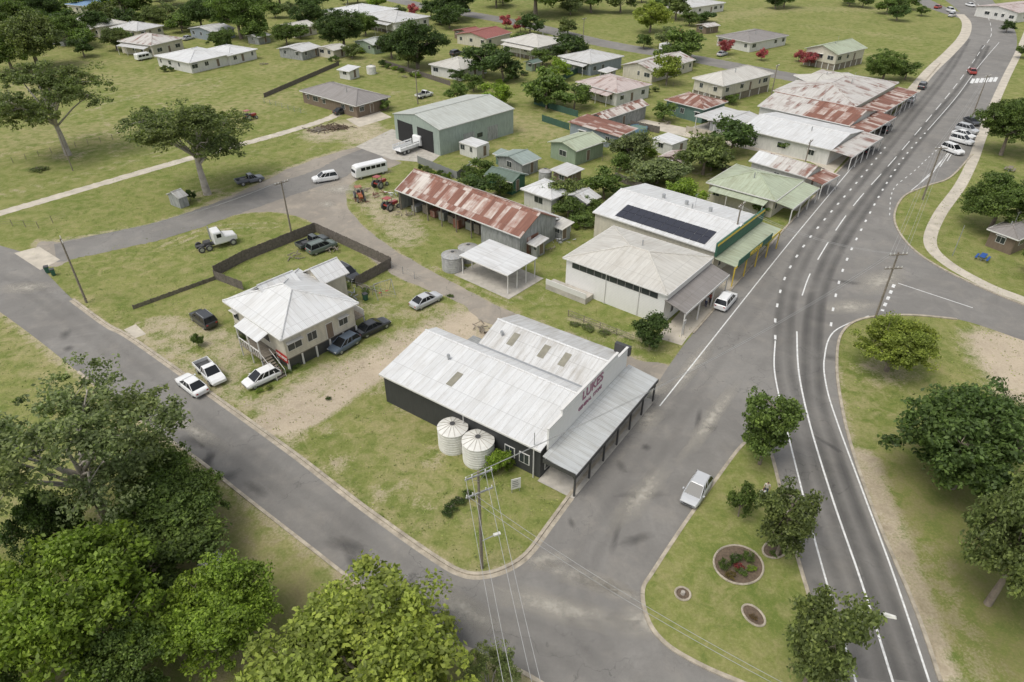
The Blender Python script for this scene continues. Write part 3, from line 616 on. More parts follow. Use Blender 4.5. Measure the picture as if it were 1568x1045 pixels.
for xx in(-1.5,-.35): A.g('stair_rails','trim').tube((xx,2.7,2.6),(xx,0,1.0),.035,.035,4); A.g('stair_rails','trim').tube((xx,0,0),(xx,0,1.0),.035,.035,4); A.g('stair_stringers','trimd').tube((xx,2.7,1.6),(xx,.05,0),.07,.07,4)
wbox(A.g('banner','red'),(.5,D),(0,-1),(-1,0),D-2.6,D-.3,.08,.12,1.2,2.2)
A.text('FOR SALE',.5,(.36,1.5,1.7),(math.pi/2,0,-math.pi/2),'trim')
roof(A,4.2,4.6,4.9,1.3,'gx','rw',x0=W-.3,y0=D-5.6,part='roof_annex'); walls(A,4.2,4.6,4.9,1.3,'gx','wc',.4,x0=W-.3,y0=D-5.6,part='annex_walls')
roof(A,5,3.4,5.7,1.1,'gx','rw',x0=W*.3,y0=D*.62,part='roof_dormer')
A.g('side_landing','timber').box(W-.4,W+1.6,1.5,4.5,1.58,1.7); A.g('side_landing_rail','trim').box(W+1.5,W+1.58,1.5,4.5,1.7,2.6)
for y in(1.6,4.4): A.g('side_landing_posts','trim').box(W+1.45,W+1.57,y-.06,y+.06,0,1.6)
A.build()
# ---------------- main street buildings
A,W,D=building('white_hall_building',(1022,452),(1086,392),(866,392),4.8,1.3,'hip','rc','wr',ov=.35,win=False,fin=False)
X0,Y0,X1,Y1=.35,.35,W-.35,D-.35
for k in range(11):
    s=1.0+k*(Y1-Y0-2)/11; wbox(A.g('clerestory_frames','trimd'),(X0,Y1),(0,-1),(-1,0),s,s+.95*(Y1-Y0-2)/11,0,.05,3.55,4.35); wbox(A.g('window_glass','glass'),(X0,Y1),(0,-1),(-1,0),s+.08,s+.85*(Y1-Y0-2)/11,.051,.065,3.62,4.28)
awning(A,W-.2,3.0,3.9,'rb',True,'trim',x0=.1,drop=.8,y0=.3)
A.g('front_fascia','trim').box(.2,W-.2,-.02,.3,3.95,4.75); windows(A,X0,X1,Y0,Y1,.1,3.8,sides='012',trim='trim')
A.g('loading_ramp','conc').box(-1.6,.3,D-5,D+1.6,0,.8); A.g('ramp_rail','trim').box(-1.6,-1.5,D-5,D+1.6,.8,1.6)
for y in(4,9): A.g('downpipes','trim').tube((.28,y,0),(.28,y,4.7),.05,.05,6)
A.build()
A,W,D=building('museum_building',(1097,386),(1160,330),(912,322),4.4,1.4,'gy','rw','wc',ov=.3,fin=False,sp=4)
awning(A,W+.4,3.2,3.5,'rgl',True,'yellow',x0=-.2,drop=.25)
A.g('front_parapet','wdg').box(-.1,W+.1,-.1,.18,3.65,5.7); A.g('parapet_band','yellow').box(-.14,W+.14,-.14,-.101,5.3,5.6); A.g('awning_sign','wdg').box(.2,W*.75,-3.35,-3.27,3.1,4.1)
A.text('MUSEUM',1.0,(W*.38,-3.38,3.6),(math.pi/2,0,0),'yellow')
mx=W/2
for k in range(12):
    for j in range(2):
        ya=2.2+k*1.25; xa=.7+j*1.75; zf=lambda x:4.4+1.4*x/mx+.1
        A.g('solar_panels','solar').quads([(xa,ya+1.18,zf(xa)),(xa,ya,zf(xa)),(xa+1.68,ya,zf(xa+1.68)),(xa+1.68,ya+1.18,zf(xa+1.68)),(xa,ya+1.18,zf(xa)-.05),(xa,ya,zf(xa)-.05),(xa+1.68,ya,zf(xa+1.68)-.05),(xa+1.68,ya+1.18,zf(xa+1.68)-.05)],[(0,1,2,3),(7,6,5,4),(0,4,5,1),(1,5,6,2),(2,6,7,3),(3,7,4,0)])
for k in range(3): A.g('roof_vents','steel').tube((mx*1.25,6+k*4,5.2),(mx*1.25,6+k*4,6.1),.25,.3,10)
A.build()
A,W,D=building('rusty_iron_shed',(797,364),(858,334),(603,291),3.7,2.3,'gy','rr','wi',ov=.35,win=False,skip='3',split=.2,rm2='rrl',fin=False)
for k in range(9): y=.6+(D-1.2)*k/8; A.g('shed_posts','timber').tube((.5,y,0),(.5,y,3.8),.12,.1,6); A.g('shed_beams','timber').box(.42,W-.5,y-.06,y+.06,3.45,3.6)
A.g('side_sheeting','wi').box(.36,.4,.4,D*.3,0,3.55)
A.g('inner_wall','wi').box(W*.55,W*.55+.05,.4,D*.35,0,3.7)
for k in range(9): y=D*.3+k*D/14; A.g('machinery_%d'%(k%3),('rr','timber','steel')[k%3]).box(1.2+random.random(),2.6+random.random()*1.5,y,y+1.2,.1,1.0+random.random())
wbox(A.g('shed_door','rr'),(.35,.35),(1,0),(0,-1),1.5,4.2,0,.06,0,2.8); A.g('roof_leanto','rwg').poly([(W-.3,.8,3.2),(W+2.8,.8,2.4),(W+2.8,7.0,2.4),(W-.3,7.0,3.2)]); A.g('leanto_walls','wi').box(W-.2,W+2.5,1,6.8,0,2.35)
A.build()
building('carport',(778,422),(824,397),(703,391),3.1,.15,'skx','rw','ww',posts=3)
A,W,D=building('steel_workshop_shed',(672,199),(787,166),(602,174),5.4,1.5,'gx','rgg','wgg',ov=.15,win=False,fin=False)
for s0,s1,m in((.08,.42,'dark'),(.52,.86,'dark')): wbox(A.g('roller_opening',m),(.15,D),(0,-1),(-1,0),D*s0,D*s1,0,.03,0,4.4)
for s in(.3,.62): wbox(A.g('side_door','wi'),(0.15,.15),(1,0),(0,-1),W*s,W*s+3,0,.05,0,3); 
wbox(A.g('window_glass','glass'),(0.15,.15),(1,0),(0,-1),W*.48,W*.48+1.5,0,.05,1.4,2.3)
A.build()
BL=[
('hip_roof_house',(545,163),(594,147),(463,138),2.9,1.8,'hip','rb','wb',{}),
('green_shed',(882,232),(927,215),(841,217),3.2,.9,'gx','rgl','wg',{'sp':6}),
('rusty_roof_shed',(948,210),(970,195),(873,189),3.0,.6,'sky','rr','wbl',{'sp':6}),
('rusty_roof_shed',(925,184),(992,160),(903,177),3.2,.9,'gx','rrl','wi',{'sp':8}),
('cottage',(945,143),(993,128),(886,124),3.3,1.5,'hip','rpk','ww',{'side':(2,3.0,'rpk')}),
('cottage',(1078,168),(1100,152),(1027,149),3.4,1.3,'hip','rr','wt',{}),
('highset_house',(1108,132),(1181,112),(1063,119),4.6,1.8,'hip','rc','wc',{'floor':1.8,'base':'timber'}),
('carport',(1095,186),(1130,170),(1072,175),2.8,.2,'skx','rwg','ww',{'posts':2}),
('awning_shed',(1130,196),(1160,177),(1090,182),2.7,.5,'gx','rwg','wi',{'sp':8}),
('site_office',(1030,222),(1049,213),(1003,210),2.6,.2,'skx','rw','ww',{'ov':.05}),
('red_roof_hut',(1045,250),(1066,240),(1008,240),2.3,.7,'gx','rpk','wb',{}),
('green_cottage',(1188,308),(1243,280),(1075,283),3.3,1.7,'hip','rgl','wc',{'aw':(3,3.1,'rgl',True,'trim'),'side':(1.6,3.0,'rgl')}),
('weathered_store',(1236,272),(1262,258),(1147,246),3.2,1.2,'gy','rwr','ww',{'split':.35,'rm2':'rw','sp':6,'aw':(3,3.1,'rr',True,'trim')}),
('hotel_wing',(1274,230),(1302,196),(1142,192),3.3,1.2,'gy','rw','ww',{'sp':5,'aw':(4,3.2,'rwr',True,'trim')}),
('hotel_wing',(1302,193),(1326,166),(1168,158),3.6,1.6,'gy','rr','ww',{'sp':6,'split':.5,'rm2':'rwr','aw':(4,3.4,'rr',True,'trim')}),
('hotel',(1310,163),(1352,122),(1195,134),4.6,1.6,'hip','rwr','wc',{'sp':5,'aw':(5,3.6,'rr',True,'trim')}),
('hotel_annex',(1245,130),(1330,125),(1220,115),5.2,1.2,'hip','rc','ww',{}),
('house',(905,98),(946,84),(863,84),3.4,1.6,'hip','rwg','wbl',{'side':(1.8,3,'rwg')}),
('house',(825,73),(863,60),(775,60),4.0,1.7,'hip','rc','ww',{'floor':1.0,'base':'timber','side':(2,3.6,'rc')}),
('red_roof_house',(745,60),(773,48),(706,50),3,1.2,'gx','rred','wc',{}),
('house',(705,108),(742,94),(662,97),3.0,1.4,'hip','rc','ww',{}),
('house',(1000,110),(1058,90),(957,98),3.1,1.4,'gx','rwr','wc',{}),
('grey_roof_house',(1150,66),(1188,50),(1113,52),3.0,1.5,'hip','rb','ww',{}),
('cream_house',(1283,84),(1321,72),(1237,73),4.6,1.7,'gx','rgl','wc',{'floor':1.8,'base':'timber'}),
('long_house',(1060,12),(1099,2),(1030,3),3.2,1.2,'hip','rwg','ww',{}),
('timber_cottage',(148,42),(180,32),(117,28),3.6,1.8,'hip','rc','wc',{'side':(2,3.1,'rc')}),
('timber_cottage',(232,70),(263,56),(200,58),3.6,1.8,'hip','rwr','wc',{'side':(2,3.1,'rwg')}),
('timber_cottage',(210,48),(240,38),(180,40),3.0,1.6,'hip','rwg','wc',{}),
('long_white_house',(290,97),(345,80),(252,82),3.0,1.3,'hip','rw','ww',{}),
('white_garage',(350,86),(381,73),(318,74),2.8,1.0,'hip','rw','ww',{}),
('cottage',(325,50),(348,41),(303,40),3.0,1.0,'gx','rwg','wbl',{}),
('small_shed',(462,80),(483,70),(433,72),2.6,.8,'gx','rwg','wi',{}),
('small_shed',(450,45),(475,36),(437,36),3.0,1.0,'gx','rc','wc',{}),
('house',(548,25),(590,10),(514,12),4.0,1.7,'hip','rw','ww',{'floor':1.0,'base':'timber'}),
('house',(605,35),(641,22),(568,20),4.0,1.7,'hip','rwg','ww',{'floor':1,'base':'timber','side':(2,3.5,'rwg')}),
('green_garage',(572,70),(593,60),(555,60),2.8,.9,'gx','rgg','wg',{}),
('small_shed',(510,78),(524,70),(495,70),2.6,.6,'gx','rc','wc',{}),
('blue_roof_house',(150,12),(186,0),(125,2),3.2,1.2,'hip','rbl','wc',{}),
('dark_green_shed',(785,280),(804,266),(744,266),2.6,.8,'gy','rd','wdg',{'sp':5}),
('teal_shed',(800,253),(832,243),(755,240),2.7,.8,'gx','rt','wi',{'sp':5}),
('garden_shed',(870,270),(892,260),(846,258),2.6,.3,'skx','rwg','wb',{'sp':5}),
('white_cottage',(845,306),(884,290),(795,290),2.9,1.1,'hip','rw','ww',{}),
('white_cottage',(898,312),(918,300),(862,298),2.7,.8,'gx','rwg','ww',{}),
('site_cabin',(730,226),(748,219),(704,217),2.6,.15,'skx','rw','ww',{'ov':.05,'sp':2}),
('garden_shed',(822,378),(842,369),(806,372),2.2,.4,'skx','rwg','wi',{'sp':5}),
('garden_shed',(862,352),(882,345),(842,345),2.4,.4,'skx','rc','wi',{'sp':5}),
('garden_shed',(535,110),(550,104),(518,106),2.4,.4,'skx','rw','ww',{}),
('playhouse',(272,304),(287,298),(256,297),2.0,.7,'gx','rwg','wi',{'ov':.15,'win':False}),
('garden_shed',(318,878),(348,858),(300,868),2.4,.6,'gx','rwg','wi',{}),
('brown_roof_shed',(120,1040),(160,1000),(70,1010),2.8,.9,'gx','rb','wb',{}),
('park_shelter',(1560,368),(1590,345),(1518,348),2.8,.9,'hip','rb','wb',{}),
('street_shop',(1560,20),(1590,2),(1530,6),3.6,1.2,'gx','rpk','ww',{}),
('garden_shed',(770,240),(780,234),(757,234),2.2,.4,'skx','rt','wt',{'sp':5}),
('garden_shed',(1110,190),(1120,184),(1098,184),2.2,.4,'skx','rd','wt',{'sp':5}),
('red_roof_hut',(720,52),(735,46),(700,45),2.6,.8,'gx','rred','wb',{}),
('garden_shed',(1082,42),(1096,37),(1072,37),2.4,.5,'gx','rwr','wb',{'sp':5}),
('garden_shed',(815,98),(826,93),(806,94),2.3,.5,'gx','rd','wg',{'sp':5}),
('garden_shed',(930,112),(942,107),(920,107),2.3,.4,'skx','rwg','wi',{'sp':5}),
('garden_shed',(395,58),(408,52),(384,53),2.4,.5,'gx','rwg','wi',{'sp':5}),
('garden_shed',(95,60),(108,54),(84,55),2.4,.5,'gx','rr','wi',{'sp':5}),
]
for b in BL: building(*b[:9],**b[9])
# ---------------- vehicles
def loft(g,st,ring):
    rings=[ring(s) for s in st]; n=len(rings[0]); vs=[p for r in rings for p in r]
    fs=[]
    for i in range(len(st)-1):
        for k in range(n):
            a=i*n+k;b=i*n+(k+1)%n; fs.append((a,b,b+n,a+n))
    fs.append(tuple(range(n))[::-1]); fs.append(tuple(range((len(st)-1)*n,len(st)*n))); g.quads(vs,fs)
def ring(s):
    x,zb,zt,hw=s; return [(x,-hw*.9,zb),(x,hw*.9,zb),(x,hw,zb+.16),(x,hw,zt-.18),(x,hw*.9,zt),(x,-hw*.9,zt),(x,-hw,zt-.18),(x,-hw,zb+.16)]
def cab(g,bx0,bx1,rx0,rx1,z0,z1,wb,wr):
    B=[(bx0,-wb,z0),(bx1,-wb*.95,z0),(bx1,wb*.95,z0),(bx0,wb,z0)]; R=[(rx0,-wr,z1),(rx1,-wr,z1),(rx1,wr,z1),(rx0,wr,z1)]
    g.mi=1; g.quads(B+R,[(0,1,5,4),(1,2,6,5),(2,3,7,6),(3,0,4,7)])
    g.mi=0; g.quads([(rx0-.02,-wr-.02,z1-.03),(rx1+.02,-wr-.02,z1-.03),(rx1+.02,wr+.02,z1-.03),(rx0-.02,wr+.02,z1-.03),(rx0+.05,-wr+.08,z1+.05),(rx1-.08,-wr+.08,z1+.04),(rx1-.08,wr-.08,z1+.04),(rx0+.05,wr-.08,z1+.05)],[(3,2,1,0),(4,5,6,7),(0,1,5,4),(1,2,6,5),(2,3,7,6),(3,0,4,7)])
    for i in range(4): g.tube(B[i],R[i],.045,.04,5)
    for f in(.45,.72):
        for sgn in(-1,1):
            a=Vector((bx0+(bx1-bx0)*f,sgn*wb*.985,z0)); b=Vector((rx0+(rx1-rx0)*f,sgn*wr,z1)); g.tube(a,b,.035,.035,4)
def wheels(g,xs_,hw,r=.32,w=.22):
    for x in xs_:
        for s in(-1,1):
            g.mi=2; g.tube((x,s*(hw-w+.03),r),(x,s*(hw+.03),r),r,r,14); g.mi=3; g.tube((x,s*(hw+.031),r),(x,s*(hw+.045),r),r*.6,r*.55,10)
def car(kind,a,b,col,cname,name='parked_car'):
    p=P(*a,.7); q=P(*b,.7); c=(p+q)/2; d=q-p; ang=math.atan2(d.y,d.x); g=Geo(); g.mi=0
    mats=[paint(col,cname),M['cglass'],M['trimd'],M['steel'],M['trim'],M['red']]
    if kind in('sedan','hatch','suv'):
        L2=2.35 if kind=='sedan' else 2.1 if kind=='hatch' else 2.35; zt=.92 if kind!='suv' else 1.08; hh=1.42 if kind=='sedan' else 1.48 if kind=='hatch' else 1.72
        st=[(-L2,.42,zt-.12,.74),(-L2+.1,.3,zt,.84),(-L2+.9,.24,zt+.02,.9),(0,.24,zt,.91),(L2-1.2,.24,zt-.02,.9),(L2-.45,.26,zt-.10,.86),(L2-.08,.32,zt-.22,.78),(L2,.42,zt-.32,.70)]
        loft(g,st,ring)
        if kind=='sedan': cab(g,-1.85,1.2,-1.0,.3,zt-.03,hh,.83,.62)
        elif kind=='hatch': cab(g,-2.0,1.2,-1.55,.2,zt-.03,hh,.83,.64)
        else: cab(g,-2.25,1.25,-1.95,.3,zt-.03,hh,.86,.68)
        wheels(g,(-L2+.85,L2-.85),.84,.33)
        g.mi=2; g.box(-L2+1.25,L2-1.25,-.89,.89,.2,.27); g.box(L2-.04,L2+.02,-.4,.4,.45,.58)
        g.mi=4; [g.box(L2-.2,L2-.02,s*.62-.13,s*.62+.13,zt-.38,zt-.26) for s in(-1,1)]
        g.mi=5; [g.box(-L2-.02,-L2+.1,s*.6-.12,s*.6+.12,zt-.28,zt-.12) for s in(-1,1)]
        g.mi=0; [g.box(.75,.95,s*.98-.07,s*.98+.07,zt,zt+.12) for s in(-1,1)]
        if kind=='suv': g.mi=3; [g.tube((-1.8,s*.6,hh+.1),(.1,s*.6,hh+.1),.03,.03,5) for s in(-1,1)]
    elif kind=='ute':
        st=[(-.35,.35,1.05,.88),(0,.3,1.05,.9),(1.2,.3,1.02,.9),(2.2,.35,.95,.86),(2.5,.42,.75,.8)]; loft(g,st,ring); cab(g,-.4,1.25,-.25,.5,1.02,1.7,.84,.68)
        g.box(-2.6,-.45,-.9,-.84,.7,1.15); g.box(-2.6,-.45,.84,.9,.7,1.15); g.box(-2.6,-2.54,-.84,.84,.7,1.15); g.mi=2; g.box(-2.6,-.4,-.83,.83,.6,.72); g.box(-2.4,2.2,-.5,.5,.35,.6); g.box(-1.8,-.8,-.5,.4,.72,1.1)
        wheels(g,(-1.6,1.55),.88,.38)
    elif kind in('bus','van'):
        L2=3.3 if kind=='bus' else 2.4; z1=2.5 if kind=='bus' else 2.0
        st=[(-L2,.4,z1-.2,.95),(-L2+.1,.35,z1,1.02),(L2-.9,.35,z1,1.02),(L2-.25,.35,z1-.75 if kind=='van' else z1-.15,.98),(L2,.45,1.0 if kind=='van' else 1.5,.9)]; loft(g,st,ring)
        g.mi=1; n=5 if kind=='bus' else 3
        for s in(-1,1):
            for k in range(n):
                x=-L2+.4+k*(2*L2-1.4)/n; g.box(x,x+(2*L2-1.4)/n-.15,min(s*1.01,s*1.04),max(s*1.01,s*1.04),z1-.95,z1-.35)
        g.box(L2-.12,L2+.03,-.75,.75,1.3,z1-.7) if kind=='bus' else g.quads([(L2-.22,-.7,1.32),(L2-.0,-.7,1.08),(L2-.0,.7,1.08),(L2-.22,.7,1.32)],[(0,1,2,3)])
        wheels(g,(-L2+1,L2-1),.96,.36)
    elif kind=='truck':
        g.mi=2; g.box(-3.6,3.2,-.45,.45,.6,.85); g.mi=0; st=[(1.7,.7,2.5,1.1),(1.9,.6,2.65,1.15),(2.9,.6,2.6,1.15),(3.4,.6,1.7,1.12),(3.6,.7,1.5,1.05)]; loft(g,st,ring)
        g.mi=1; g.quads([(3.02,-1.0,2.45),(3.44,-1.0,1.75),(3.44,1.0,1.75),(3.02,1.0,2.45)],[(0,1,2,3)]); [g.box(2.1,2.9,min(s*1.14,s*1.17),max(s*1.14,s*1.17),1.75,2.35) for s in(-1,1)]
        g.mi=0; g.box(-3.8,1.5,-1.2,1.2,.9,1.02); [g.box(-3.8,1.5,s*1.17-.03,s*1.17+.03,1.02,1.5) for s in(-1,1)]; [g.box(-3.8+k*1.7,-3.7+k*1.7,s*1.2-.05,s*1.2+.05,.9,2.0) for s in(-1,1) for k in range(4)]
        [g.box(-3.8,1.5,s*1.17-.03,s*1.17+.03,1.7,1.95) for s in(-1,1)]; wheels(g,(-2.7,-1.6,2.7),1.1,.48,.3)
    elif kind=='prime':
        g.mi=2; g.box(-3.2,2.6,-.4,.4,.55,.85); g.tube((-2,0,.95),(-1.0,0,.95),.5,.5,10); g.mi=0
        st=[(-.6,.8,2.5,1.05),(-.5,.7,2.75,1.15),(.6,.7,2.75,1.15),(1.1,.7,1.9,1.1),(2.7,.7,1.65,.85),(2.9,.7,1.4,.8)]; loft(g,st,ring)
        g.mi=1; g.quads([(.72,-.95,2.6),(1.08,-.95,1.98),(1.08,.95,1.98),(.72,.95,2.6)],[(0,1,2,3)]); [g.box(-.1,.6,min(s*1.14,s*1.17),max(s*1.14,s*1.17),1.8,2.4) for s in(-1,1)]
        g.mi=3; g.tube((-.7,.8,.9),(-.7,.8,3.2),.09,.09,8); wheels(g,(-2.6,-1.5,2.1),1.1,.5,.32)
    elif kind=='tractor':
        g.mi=0; loft(g,[(.1,.7,1.3,.35),(1.5,.7,1.25,.35),(1.7,.8,1.1,.3)],ring); g.box(-1,-.2,-.6,.6,.9,1.05); g.mi=2; g.box(-.8,-.3,-.25,.25,1.05,1.5); g.mi=0; g.box(-1.1,.1,-.6,.6,2.15,2.22); g.mi=2
        [g.box(x,x+.06,y-.03,y+.03,1,2.16) for x in(-1.05,.02) for y in(-.55,.55)]; wheels(g,(-.6,),.85,.7,.3); wheels(g,(1.3,),.7,.38,.2)
    o=g.obj(name,mats,uv=False,bevel=.04); o.location=(c.x,c.y,0.01); o.rotation_euler=(0,0,ang); return o
WH=(.74,.74,.73);SV=(.48,.49,.50);DK=(.035,.037,.04);SL=(.10,.13,.17);RD=(.33,.045,.035)
CARS=[('hatch',(1077,732),(1056,766),SV,'silver','car'),('suv',(1102,471),(1121,449),WH,'white','car'),('sedan',(309,600),(278,576),WH,'white','parked_car'),
('ute',(308,556),(336,584),WH,'white','parked_utility_truck'),('hatch',(424,566),(376,588),WH,'white','parked_car'),('suv',(325,498),(298,478),DK,'dark','parked_car'),
('suv',(517,411),(545,426),DK,'dark','parked_car'),('sedan',(634,467),(670,450),SV,'silver','parked_car'),('sedan',(553,508),(588,491),DK,'dark','parked_car'),
('hatch',(540,517),(514,533),SL,'slate','parked_car'),('suv',(480,382),(505,373),(.12,.15,.13),'dgreen','parked_car'),('ute',(468,374),(490,366),(.08,.09,.09),'dgrey','parked_utility_truck'),
('ute',(365,279),(400,271),(.12,.13,.15),'slate2','parked_utility_truck'),('suv',(516,269),(479,275),WH,'white','parked_car'),('bus',(589,258),(543,269),WH,'white','parked_minibus'),
('truck',(600,236),(656,216),WH,'white','parked_cattle_truck'),('prime',(305,378),(360,364),WH,'white','parked_semi_truck'),('tractor',(572,286),(590,277),RD,'red','tractor'),
('tractor',(590,318),(604,312),RD,'red','tractor'),('tractor',(548,296),(553,304),(.3,.09,.03),'rusty','tractor'),
('sedan',(1320,234),(1334,222),DK,'dark','parked_car'),('suv',(1351,203),(1363,191),DK,'dark','parked_car'),('sedan',(1494,115),(1483,103),RD,'red','car'),
('suv',(1446,224),(1472,234),WH,'white','parked_car'),('suv',(1460,211),(1486,218),WH,'white','parked_car'),('sedan',(1463,202),(1489,209),WH,'white','parked_car'),('suv',(1470,195),(1492,201),SV,'silver','parked_car'),('sedan',(1480,181),(1497,190),DK,'dark','parked_car'),
('suv',(704,14),(722,17),DK,'dark','parked_car'),('sedan',(1430,12),(1443,9),RD,'red','parked_car'),('suv',(1450,14),(1462,18),WH,'white','parked_car'),('sedan',(1480,6),(1492,9),WH,'white','car'),('suv',(1452,25),(1464,21),SV,'silver','parked_car'),
('sedan',(1390,157),(1400,146),SV,'silver','parked_car'),('suv',(1408,137),(1417,126),DK,'dark','parked_car'),
('sedan',(510,173),(538,166),DK,'dark','parked_car'),('van',(205,91),(235,85),WH,'white','parked_caravan'),('tractor',(375,181),(390,177),RD,'red','ride_on_mower'),('sedan',(1100,84),(1112,80),SV,'silver','parked_car'),
('ute',(640,148),(660,142),WH,'white','parked_utility_truck'),('sedan',(280,60),(296,56),SV,'silver','parked_car'),('suv',(690,84),(706,79),DK,'dark','parked_car'),('van',(1010,75),(1028,70),WH,'white','parked_caravan')]
for c in CARS: car(*c)
# ---------------- fences
def fence(px,h=1.7,mat='fence',kind='pale',name='paling_fence'):
    q=resample([P(*p) for p in px],.16 if kind=='pale' else 2.4); A=Geo()
    for i in range(len(q)-1):
        a,b=q[i],q[i+1]; d=(b-a).normalized(); n=Vector((-d.y,d.x,0))*.015
        if kind=='pale':
            hh=h+random.uniform(-.05,.05); b2=a+d*.145; vs=[a-n,b2-n,b2+n,a+n]; A.quads([(v.x,v.y,0) for v in vs]+[(v.x,v.y,hh) for v in vs],[(4,5,6,7),(0,1,5,4),(2,3,7,6),(1,2,6,5),(3,0,4,7)])
            if i%15==0: A.tube((a.x,a.y,0),(a.x,a.y,h+.08),.06,.06,5)
        else:
            A.tube((a.x,a.y,0),(a.x,a.y,h),.05,.05,5)
            for z in (h*.95,h*.6,h*.3): A.tube((a.x,a.y,z),(b.x,b.y,z),.035 if kind=='rail' else .012,.035 if kind=='rail' else .012,4)
    A.obj(name,M[mat],uv=False)
fence([(205,474),(332,428)],.6); fence([(330,424),(375,400),(484,356),(600,410)]); fence([(330,428),(374,445)],1.4); fence([(600,410),(545,440)],1.6)
fence([(600,412),(640,430),(668,446)],1.2,'steel','wire','wire_fence'); fence([(540,442),(610,460)],1.2,'steel','wire','wire_fence')
fence([(405,150),(520,100)],1.1); fence([(585,98),(690,132)],1.3); fence([(405,158),(475,178)],1.2,'steel','wire','wire_fence'); fence([(818,160),(885,180)],1.5,'fgreen','pale','green_fence'); fence([(850,130),(885,112)],1.5,'fgreen','pale','green_fence')
fence([(830,186),(872,200)],1.5,'fgreen','pale','green_fence'); fence([(965,195),(1010,205)],1.5); fence([(1050,203),(1245,243)],1.4,'path','pale','boundary_fence'); fence([(870,485),(985,530)],1.0,'timber','rail','rail_fence')
fence([(-5,918),(36,868)],1.3,'trim','rail','white_rail_fence'); fence([(60,870),(150,780)],1.3,'timber','wire','wire_fence'); fence([(0,255),(120,225),(200,210)],1.2,'timber','wire','wire_fence'); fence([(0,345),(60,350),(110,330)],1.2,'timber','wire','wire_fence')
fence([(640,250),(700,275),(720,262)],1.5,'wi','pale','iron_fence'); fence([(1000,300),(940,275)],1.5); fence([(190,20),(330,5)],1.2,'timber','wire','wire_fence'); fence([(975,300),(1070,330)],1.4); fence([(1070,250),(1145,275)],1.4); fence([(1340,110),(1395,128)],1.2,'timber','wire','wire_fence')
for l in ([(240,110),(420,60)],[(90,75),(240,30)],[(500,95),(660,50)],[(740,140),(860,95)],[(930,150),(1050,130)],[(890,240),(1000,265)],[(800,330),(900,355)]): fence(l,1.2,'timber','wire','wire_fence')
# ---------------- poles and wires
def pole(px,py,h,arms=2,ang=.9,name='power_pole',r=.15,mat='timber'):
    b=P(px,py); A=Asm(name,(b.x,b.y,0),ang); A.g('pole',mat).tube((0,0,0),(0,0,h),r,r*.65,8)
    for k in range(arms):
        z=h-.35-k*1.9; A.g('crossarm','steel' if px==738 else 'timber').box(-1.15,1.15,-.14,-.04,z,z+.13)
        for x in(-1.05,-.55,.55,1.05): A.g('insulators','tank').tube((x,-.09,z+.13),(x,-.09,z+.34),.06,.05,6)
    if arms: A.g('stay','steel').tube((-.7,-.08,h-.3),(0,-.08,h-1.0),.02,.02,4); A.g('stay','steel').tube((.7,-.08,h-.3),(0,-.08,h-1.0),.02,.02,4)
    A.build(); return b,h,ang
def wires(p,q,n=4,sag=.8,lvl=0,r=.018):
    g=Geo(); xs_=(-1.05,-.55,.55,1.05)[:n] if n>1 else (0,)
    for x in xs_:
        a=p[0]+Vector((x*math.cos(p[2]),x*math.sin(p[2]),p[1]-.1-lvl*1.9)); b=q[0]+Vector((x*math.cos(q[2]),x*math.sin(q[2]),q[1]-.1-lvl*1.9)); pr=None
        for i in range(19):
            t=i/18; c=a.lerp(b,t)+Vector((0,0,-4*sag*t*(1-t)))
            if pr is not None: g.tube(pr,c,r,r,4,False)
            pr=c
    g.obj('power_lines',M['wire'],uv=False)
p1=pole(738,870,11.3,2,.5); p2=pole(133,464,9.5,1,2.2); p3=pole(447,360,9,1,.8); p4=pole(1340,487,9.5,2,.1); p5=pole(1412,306,9.5,1,.1); p6=pole(1118,398,9,1,.9); p7=pole(1488,180,9.5,1,.5)
p9=pole(892,74,9,1,.9); p10=pole(1225,280,8,1,.9); p11=pole(112,262,8,0,0,r=.1); p12=(P(1330,1250),11,.1); p8=pole(822,1300,10.5,1,.15)
pole(817,728,5.5,0,0,name='flag_post',r=.06,mat='steel'); pole(1458,392,5,0,0,'light_post',.06,'steel'); pole(640,160,8,1,.9); pole(1180,150,8,1,.9)
wires(p1,p8,4,.6,0,.022); wires(p1,p4,2,1.5); wires(p4,p5,4,1); wires(p5,p7,3,1); wires(p4,p6,2,1.2); wires(p1,p12,2,1.2,1); wires(p2,p3,2,1)
def lamp(px,py,h,ang,arm=2.2):
    b=P(px,py); A=Asm('street_lamp',(b.x,b.y,0),ang); A.g('column','steel').tube((0,0,0),(0,0,h),.11,.07,10); A.g('arm','steel').tube((0,0,h),(arm,0,h+.35),.05,.045,8)
    A.g('lamp_head','tank').quads([(arm-.1,-.16,h+.3),(arm+.7,-.12,h+.38),(arm+.7,.12,h+.38),(arm-.1,.16,h+.3),(arm-.1,-.1,h+.5),(arm+.6,-.06,h+.5),(arm+.6,.06,h+.5),(arm-.1,.1,h+.5)],[(3,2,1,0),(4,5,6,7),(0,1,5,4),(1,2,6,5),(2,3,7,6),(3,0,4,7)]); A.build()
lamp(1262,1046,8.6,-.35,1.4)
b=P(738,870); A=Asm('pole_lamp',(b.x,b.y,0),.4); A.g('bracket','steel').tube((.1,0,3.4),(1.2,0,3.6),.04,.04,6); A.g('lamp_head','tank').box(1.1,1.7,-.12,.12,3.55,3.7); A.build()
